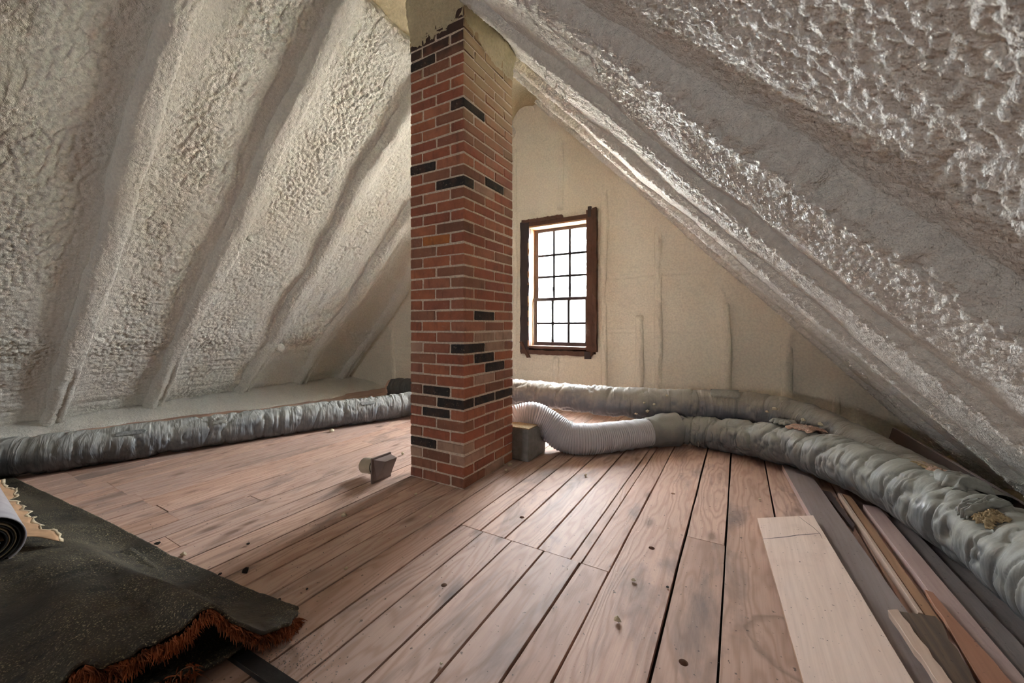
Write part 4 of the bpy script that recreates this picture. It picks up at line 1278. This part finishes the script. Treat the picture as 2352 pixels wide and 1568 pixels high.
# ------------------------------------------------------------------ dryer vent hood
vent = empty('vent_hood', (-2.0, 1.79, 0), label='brown plastic dryer vent hood with tan pipe lying beside the chimney', cat='vent hood')
vd = Vector((0.02, 0.9998, 0)); vn = Vector((0.9998, -0.02, 0)); vz = Vector((0, 0, 1))
vo = Vector((-2.025, 1.715, 0.001))
def vpt(a, n, z): return vo + vd * a + vn * n + vz * z
S_ = 0.158
def solid(name, verts, faces, mat, parent, bevel=0.0):
    bm = bmesh.new()
    vs = [bm.verts.new(v) for v in verts]
    for f in faces: bm.faces.new([vs[k] for k in f])
    if bevel: bmesh.ops.bevel(bm, geom=list(bm.edges), offset=bevel, segments=2, affect='EDGES')
    bmesh.ops.recalc_face_normals(bm, faces=list(bm.faces))
    return keep(put(bm_mesh(bm, name), name, mat, smooth=False), parent)
BOXF = [(0, 1, 2, 3), (4, 7, 6, 5), (0, 4, 5, 1), (1, 5, 6, 2), (2, 6, 7, 3), (3, 7, 4, 0)]
solid('flange', [vpt(a, n, z) for n in (-0.014, 0.0) for a, z in ((0, 0), (S_, 0), (S_, S_ + 0.005), (0, S_ + 0.005))], BOXF, M['vent_brown'], vent, 0.002)
# sloping hood: shallow at the left edge, deep at the right
hv = [vpt(0.012, 0.0, 0.012), vpt(S_ - 0.006, 0.0, 0.012), vpt(S_ - 0.006, 0.0, S_ - 0.006), vpt(0.012, 0.0, S_ - 0.006),
      vpt(0.035, 0.004, 0.016), vpt(S_ - 0.008, 0.004, 0.016), vpt(S_ - 0.008, 0.065, S_ - 0.018), vpt(0.052, 0.065, S_ - 0.018)]
solid('hood', hv, [(0, 3, 2, 1), (4, 5, 6, 7), (0, 1, 5, 4), (1, 2, 6, 5), (2, 3, 7, 6), (3, 0, 4, 7)], M['vent_brown'], vent, 0.0015)
def tube_between(name, p, q, r0, r1, mat, parent, n=28, thick=0.003):
    p, q = Vector(p), Vector(q); d = (q - p).normalized()
    a = d.cross(Vector((0, 0, 1))).normalized(); b = d.cross(a)
    bm = bmesh.new()
    R_ = []
    for e, r in ((p, r0), (q, r1), (q, r1 - thick), (p, r0 - thick)):
        R_.append([bm.verts.new(e + (a * math.cos(k * math.tau / n) + b * math.sin(k * math.tau / n)) * r) for k in range(n)])
    for i in range(4):
        A_, B_ = R_[i], R_[(i + 1) % 4]
        for k in range(n):
            bm.faces.new((A_[k], A_[(k + 1) % n], B_[(k + 1) % n], B_[k]))
    bmesh.ops.recalc_face_normals(bm, faces=list(bm.faces))
    return keep(put(bm_mesh(bm, name), name, mat), parent)
pc = vpt(S_ / 2, -0.014, 0.085)
pdir = (-vn - Vector((0, 0, 0.12))).normalized()
tube_between('pipe', pc, pc + pdir * 0.155, 0.051, 0.050, M['vent_tan'], vent)
tube_between('pipe_ring', pc + pdir * 0.040, pc + pdir * 0.0445, 0.0535, 0.0535, M['dark_void'], vent)

# ------------------------------------------------------------------ old carpet heap at lower left
carp = empty('carpet_heap', (-2.2, 0.1, 0), label='folded old carpet turned backing up with frayed rust pile edge', cat='carpet')
def carpet_xr(y):
    return np.interp(y, [-0.8, 0.0, 0.27, 0.45, 0.56, 0.66, 0.73, 0.80, 0.85], [-1.62, -1.50, -1.425, -1.36, -1.315, -1.275, -1.262, -1.30, -1.36])
def carpet_yf(x):
    return np.interp(x, [-4.6, -3.9, -2.7, -2.13, -1.61, -1.31, -1.2], [0.55, 0.60, 0.70, 0.73, 0.785, 0.825, 0.82])
def carpet_z(x, y):
    yf = carpet_yf(x)
    q = yf - y
    xr = carpet_xr(y)
    dx = xr - x
    body = 0.125 * sstep(0.03, 0.42, q + 0.04 * np.exp(-dx / 0.3))
    crest = 0.085 * np.exp(-((y - 0.545 + 0.03 * sstep(0, 1, dx)) / 0.055) ** 2) * np.exp(-(dx / 0.75) ** 2)
    fold2 = 0.035 * np.exp(-((y - 0.36 - 0.10 * dx) / 0.09) ** 2) * np.exp(-((dx - 0.6) / 0.7) ** 2)
    und = 0.02 * fbm(x * 2.2, y * 3.0, 611, 3) * sstep(0.0, 0.2, q) + 0.004 * fbm(x * 14, y * 14, 615, 3)
    fin = 0.012 + 0.0 * x
    z = fin + body + crest + fold2 + und
    rip = 0.016 * vnoise(y * 26, y * 0 + 3, 617) * np.exp(-dx / 0.05)
    return np.maximum(z + rip, 0.008)
tY = np.concatenate([np.linspace(0.0, 0.5, 150), np.linspace(0.51, 1, 50)])
tS = np.linspace(0, 1, 190) ** 1.7
TS, TY = np.meshgrid(tS, tY, indexing='ij')
# first guess of y, then the ragged right end for that row
yr_ = 0.835 + (-0.75 - 0.835) * TY
xe = carpet_xr(yr_) + 0.010 * vnoise(yr_ * 40, yr_ * 0, 621) + 0.012 * vnoise(yr_ * 12, yr_ * 0, 622)
Xc = xe + (-4.6 - xe) * TS
Yc = np.minimum(yr_, 99)
yfar = carpet_yf(Xc)
Yc = yfar + (-0.75 - yfar) * TY
Zc = carpet_z(Xc, Yc)
cb = put(grid_mesh('backing', np.stack([Xc, Yc, Zc], -1), flip=True), 'backing', M['carpet'])
sm = cb.modifiers.new('thick', 'SOLIDIFY'); sm.thickness = 0.010; sm.offset = -1
keep(cb, carp)
# lower layer with its own edge
uu, vv = np.meshgrid(np.linspace(0, 1, 90), np.linspace(0, 1, 60), indexing='ij')
yl = 0.66 - 1.3 * uu
xl0 = -1.325 - 0.14 * uu + 0.02 * vnoise(yl * 9, yl * 0, 631)
xl = xl0 - 1.0 * vv
zl = 0.020 + 0.03 * np.abs(vnoise(yl * 7, xl * 3, 633)) * sstep(0.0, 0.25, uu) + 0.03 * sstep(0.2, 0.5, uu)
cl = put(grid_mesh('lower_layer', np.stack([xl, yl, zl], -1)), 'lower_layer', M['carpet'])
sm = cl.modifiers.new('thick', 'SOLIDIFY'); sm.thickness = 0.014; sm.offset = -1
keep(cl, carp)
# frayed pile along the cut end
frn = random.Random(77)
bm = bmesh.new()
def tuft(p, d, ln, w, droop):
    side = Vector((-d.y, d.x, 0)).normalized() * w
    prev = None
    for k in range(4):
        t = k / 3
        c = p + d * ln * t + Vector((0, 0, -droop * t * t))
        ww = side * (1 - 0.8 * t)
        ring = [bm.verts.new(c + ww), bm.verts.new(c + Vector((0, 0, w * (1 - 0.7 * t)))), bm.verts.new(c - ww)]
        if prev:
            for q in range(3):
                bm.faces.new((prev[q], prev[(q + 1) % 3], ring[(q + 1) % 3], ring[q]))
        prev = ring
for i in range(2600):
    y = frn.uniform(-0.3, 0.80) if i % 3 else frn.uniform(0.2, 0.80)
    x = float(carpet_xr(y)) + frn.uniform(-0.012, 0.006)
    z = max(0.006, float(carpet_z(np.array(x), np.array(y))) - frn.uniform(0.003, 0.03))
    d = Vector((frn.uniform(0.4, 1), frn.uniform(-0.6, 0.6), frn.uniform(-0.9, 0.1))).normalized()
    ln = frn.uniform(0.010, 0.030)
    tuft(Vector((x, y, z)), d, ln, frn.uniform(0.0012, 0.0035), min(z - 0.002, frn.uniform(0, 0.012)))
for i in range(1200):
    y = frn.uniform(-0.2, 0.52)
    u_ = (0.66 - y) / 1.3
    x = -1.325 - 0.14 * u_ + frn.uniform(-0.03, 0.015)
    z = 0.022 + frn.uniform(0, 0.03)
    d = Vector((frn.uniform(0.4, 1), frn.uniform(-0.7, 0.7), frn.uniform(-0.6, 0.5))).normalized()
    tuft(Vector((x, y, z)), d, frn.uniform(0.012, 0.035), frn.uniform(0.0012, 0.0035), 0.01)
fo = put(bm_mesh(bm, 'frayed_pile'), 'frayed_pile', M['fringe'], smooth=False)
fo['kind'] = 'stuff'
keep(fo, carp)
# loose threads curling from the edge
for k in range(4):
    bm = bmesh.new()
    y0 = 0.30 + 0.06 * k; R0 = 0.018 + 0.006 * (k % 2)
    ctr = Vector((float(carpet_xr(y0)) + 0.02, y0, 0.05))
    pts = [ctr + Vector((0.25 * R0 * math.sin(q * 0.5), R0 * math.cos(q * 0.55), R0 * math.sin(q * 0.55))) for q in range(11)]
    prev = None
    for p in pts:
        ring = [bm.verts.new(p + Vector((0, math.cos(a) * 0.0008, math.sin(a) * 0.0008))) for a in (0, 2.1, 4.2)]
        if prev:
            for q in range(3): bm.faces.new((prev[q], prev[(q + 1) % 3], ring[(q + 1) % 3], ring[q]))
        prev = ring
    keep(put(bm_mesh(bm, 'loose_thread'), 'loose_thread', M['kraft']), carp)

strip = board('edging_strip', [(-1.40, 0.635, 0.018), (-0.96, 0.655, 0.018), (-0.96, 0.615, 0.018), (-1.40, 0.595, 0.018)], 0.017, M['strip'],
              None, None, seed=31, wob=0.0008)
tag(strip, 'flat black edging strip on the floor sticking out from under the carpet', 'strip')

# ------------------------------------------------------------------ roll of underlay with torn kraft paper
roll = empty('underlay_roll', (-3.1, 0.30, 0.15), label='grey roll of floor underlay with black inside lying on the carpet', cat='roll')
rp, rq = Vector((-2.36, 0.272, 0.225)), Vector((-4.2, 0.345, 0.22))
rd = (rq - rp).normalized(); ra = rd.cross(Vector((0, 0, 1))).normalized(); rb = rd.cross(ra)
def spiral(name, r0, r1, turns, mat, a0, inset, wob):
    n = int(turns * 40)
    rows = []
    for i in range(n + 1):
        t = i / n
        an = a0 + turns * math.tau * t; r = r0 + (r1 - r0) * t
        row = []
        for k in range(12):
            f = k / 11
            e = rp.lerp(rq, f) + rd * (inset if k == 0 else 0)
            rr = r * (1 + wob * math.sin(an * 2 + f * 3))
            row.append(e + (ra * math.cos(an) + rb * math.sin(an)) * rr)
        rows.append([list(p) for p in row])
    o = put(grid_mesh(name, np.array(rows)), name, mat)
    s = o.modifiers.new('thick', 'SOLIDIFY'); s.thickness = 0.0035; s.offset = 0
    keep(o, roll)
spiral('inner_layers', 0.034, 0.084, 3.2, M['roll_black'], 0.3, 0.004, 0.04)
spiral('cream_liner', 0.042, 0.074, 2.1, M['kraft_edge'], 0.9, 0.010, 0.04)
spiral('outer_layer', 0.090, 0.097, 1.25, M['roll_out'], 2.0, 0.0, 0.03)
# torn kraft sheet under the roll
kn, km = 60, 16
ka, kb = np.meshgrid(np.linspace(0, 1, kn), np.linspace(0, 1, km), indexing='ij')
kx = -2.40 - 1.2 * ka
edge_y = 0.42 + 0.030 * vnoise(ka * 7, ka * 0, 641) + 0.014 * vnoise(ka * 23, ka * 0, 642) + 0.05 * sstep(0.16, 0, ka) + 0.05 * sstep(0.4, 0.8, ka)
ky = 0.30 + (edge_y - 0.30) * kb
kx = kx + 0.05 * kb * vnoise(ka * 5, kb * 2, 643)
kz = 0.205 - 0.05 * kb + 0.05 * kb * (1 - kb) + 0.016 * vnoise(ka * 8, kb * 2, 644) * kb
kz = np.maximum(kz, carpet_z(kx, ky) + 0.012)
kraft = put(grid_mesh('kraft_paper', np.stack([kx, ky, kz], -1)), 'kraft_paper', M['kraft'])
s = kraft.modifiers.new('thick', 'SOLIDIFY'); s.thickness = 0.002
tag(kraft, 'torn brown kraft paper sheet crumpled beside the underlay roll', 'paper')
ex = np.stack([kx[:, -1], ky[:, -1], kz[:, -1]], -1)
er = np.random.RandomState(4)
e2 = ex + np.stack([0.01 * er.randn(kn), 0.006 + 0.012 * er.rand(kn), 0.004 * er.randn(kn)], -1)
te = put(grid_mesh('torn_edge', np.stack([ex, e2], 1)), 'torn_edge', M['kraft_edge'], kraft)
s = te.modifiers.new('thick', 'SOLIDIFY'); s.thickness = 0.0015

# ------------------------------------------------------------------ crumbs and debris
def crumb_mesh(r, mat, seed, flat=0.7):
    q = random.Random(seed)
    bm = bmesh.new()
    bmesh.ops.create_icosphere(bm, subdivisions=1, radius=r)
    for v in bm.verts:
        v.co *= q.uniform(0.6, 1.25)
        v.co.z *= flat
    zmin = min(v.co.z for v in bm.verts)
    for v in bm.verts: v.co.z -= zmin
    me = bm_mesh(bm, 'crumb'); me.materials.append(mat)
    return me
cm = [crumb_mesh(1.0, M['crumb'], 50 + k) for k in range(5)]
dm = [crumb_mesh(1.0, M['dark_crumb'], 70 + k, 0.5) for k in range(4)]
def crumb(px, py, size_px, dark, label, cat, group, z=0.0):
    x, y = fl(px, py, z)
    d = (CAM_Z - z) * F_PX / (py - HORIZON)
    r = size_px * d / F_PX / 2
    o = bpy.data.objects.new('foam_crumb' if not dark else 'dirt_crumb', rnd.choice(dm if dark else cm))
    o.location = (x, y, z + 0.0015); o.scale = (r, r * rnd.uniform(0.7, 1.3), r); o.rotation_euler = (0, 0, rnd.uniform(0, 6))
    C.objects.link(o)
    tag(o, label, cat, group)
FC = 'foam crumbs on the floor'
for px, py, s_, lb in [
        (790, 1187, 14, 'round cream foam crumb on the shaded planks between vent hood and carpet'),
        (795, 1308, 9, 'small cream foam crumb mid floor in the chimney shadow'),
        (955, 1138, 8, 'tiny cream foam crumb left of the front corner of the chimney'),
        (1418, 1428, 18, 'largest cream foam crumb, alone on the foreground planks'),
        (1455, 1335, 9, 'grey-white foam crumb on a knot in front of the chimney'),
        (1172, 1070, 12, 'biggest foam crumb against the right foot of the chimney'),
        (1162, 1082, 7, 'small foam crumb at the right foot of the chimney, nearer the camera'),
        (988, 1190, 8, 'tiny foam crumb on the planks just before the chimney'),
        (422, 1277, 14, 'cream foam crumb next to the far edge of the carpet'),
        (762, 992, 10, 'foam crumb close to the left duct, left of the chimney'),
        (1013, 1528, 8, 'small grey foam crumb at the bottom edge of the floor'),
        (1345, 1094, 8, 'thin foam crumb on the planks before the ribbed duct'),
        (925, 1045, 9, 'foam crumb on the floor right behind the vent hood'),
        (1745, 1148, 6, 'tiny foam crumb on the plank beside the thick duct')]:
    crumb(px, py, s_, False, lb, 'crumb', FC)
DC = 'dark crumbs on the floor'
for px, py, s_, lb in [
        (565, 1313, 22, 'largest flat black crumb on the brown planks near the carpet'),
        (362, 1252, 14, 'dark crumb touching a plank joint beyond the carpet edge'),
        (505, 1320, 10, 'dark crumb right at the far edge of the carpet'),
        (570, 1252, 10, 'dark crumb on a plank joint, farthest from the carpet'),
        (640, 1382, 12, 'dark crumb just off the pointed end of the carpet'),
        (705, 1355, 7, 'small dark speck right of the carpet tip'),
        (870, 1098, 9, 'dark crumb beneath the vent hood flange'),
        (1533, 1350, 8, 'dark speck on the foreground plank left of the pale board')]:
    crumb(px, py, s_, True, lb, 'crumb', DC)
# crumbs stuck on the raised duct
for px, py, s, lb in [(1487, 948, 10, 'biggest cream crumb of the cluster low on the raised tan duct'), (1480, 928, 8, 'upper cream crumb of the cluster on the raised tan duct'),
                  (1502, 931, 7, 'right-hand cream crumb of the cluster on the raised tan duct'), (1461, 952, 8, 'left-hand cream crumb of the cluster on the raised tan duct'),
                  (1532, 910, 6, 'single tiny crumb high on the raised tan duct'), (1780, 942, 12, 'yellowish foam crumb on the raised duct above the pink tear'),
                  (1762, 948, 8, 'white foam crumb left of the yellowish one on the raised duct'), (1845, 968, 12, 'pale crumb where the raised duct bends down'),
                  (1885, 978, 12, 'rightmost pale crumb on the descending end of the raised duct')]:
    u = (px - W_PX / 2) / F_PX
    dirv = Vector((u * math.cos(TH) - math.sin(TH), u * math.sin(TH) + math.cos(TH), -(py - HORIZON) / F_PX))
    best = None
    for t in np.arange(2.4, 4.4, 0.004):
        p = dirv * float(t) + Vector((0, 0, CAM_Z))
        k = near_i(upth, p)
        if np.linalg.norm(upth[k] - np.array(p)) < 0.150:
            best = p; rr = s * float(t) / F_PX / 2
            break
    if best is not None:
        o = bpy.data.objects.new('foam_crumb', rnd.choice(cm))
        o.location = best; o.scale = (rr, rr, rr)
        C.objects.link(o)
        tag(o, lb, 'crumb', 'foam crumbs on the raised duct')
# grit by the carpet end: nobody could count it
bm = bmesh.new()
gr = random.Random(9)
for i in range(900):
    if i % 3 == 0:
        x, y = -1.18 + gr.gauss(0, 0.10), 0.70 + gr.gauss(0, 0.05)
    elif i % 3 == 1:
        x, y = gr.uniform(0.66, 0.95), gr.uniform(1.3, 2.3)
    else:
        x, y = gr.uniform(-2.6, 0.1), gr.uniform(0.4, 2.2)
    if CX0 - 0.02 < x < CX1 + 0.02 and y > CY0_ - 0.02: continue
    r = gr.uniform(0.0008, 0.0026)
    z0 = 0.0015
    vs = [bm.verts.new((x + r * math.cos(a), y + r * math.sin(a), z0)) for a in (0, 2.1, 4.2)] + [bm.verts.new((x, y, z0 + r * 1.2))]
    for f in ((0, 1, 3), (1, 2, 3), (2, 0, 3)): bm.faces.new([vs[k] for k in f])
gro = put(bm_mesh(bm, 'floor_grit'), 'floor_grit', M['grit'], smooth=False)
tag(gro, 'fine grey grit scattered over the plank floor', 'grit', kind='stuff')

# ------------------------------------------------------------------ outside
grd = box('ground', -60, 60, YG + 3, 120, -5.6, -5.5, M['ground'])
grd['kind'] = 'structure'
hu, hv_ = np.meshgrid(np.linspace(-70, 70, 60), np.linspace(0, 1, 14), indexing='ij')
hz = -5.5 + 13.5 * sstep(0, 1, hv_) + 1.6 * fbm(hu * 0.08, hv_ * 3, 700, 3) * hv_
dimming_hill = put(grid_mesh('pane_dimming_hill', np.stack([hu, 42 + 30 * hv_, hz], -1), flip=True), 'pane_dimming_hill', M['dimming_hill'])  # hillside added to fill the window view and dim the panes
dimming_hill['kind'] = 'structure'
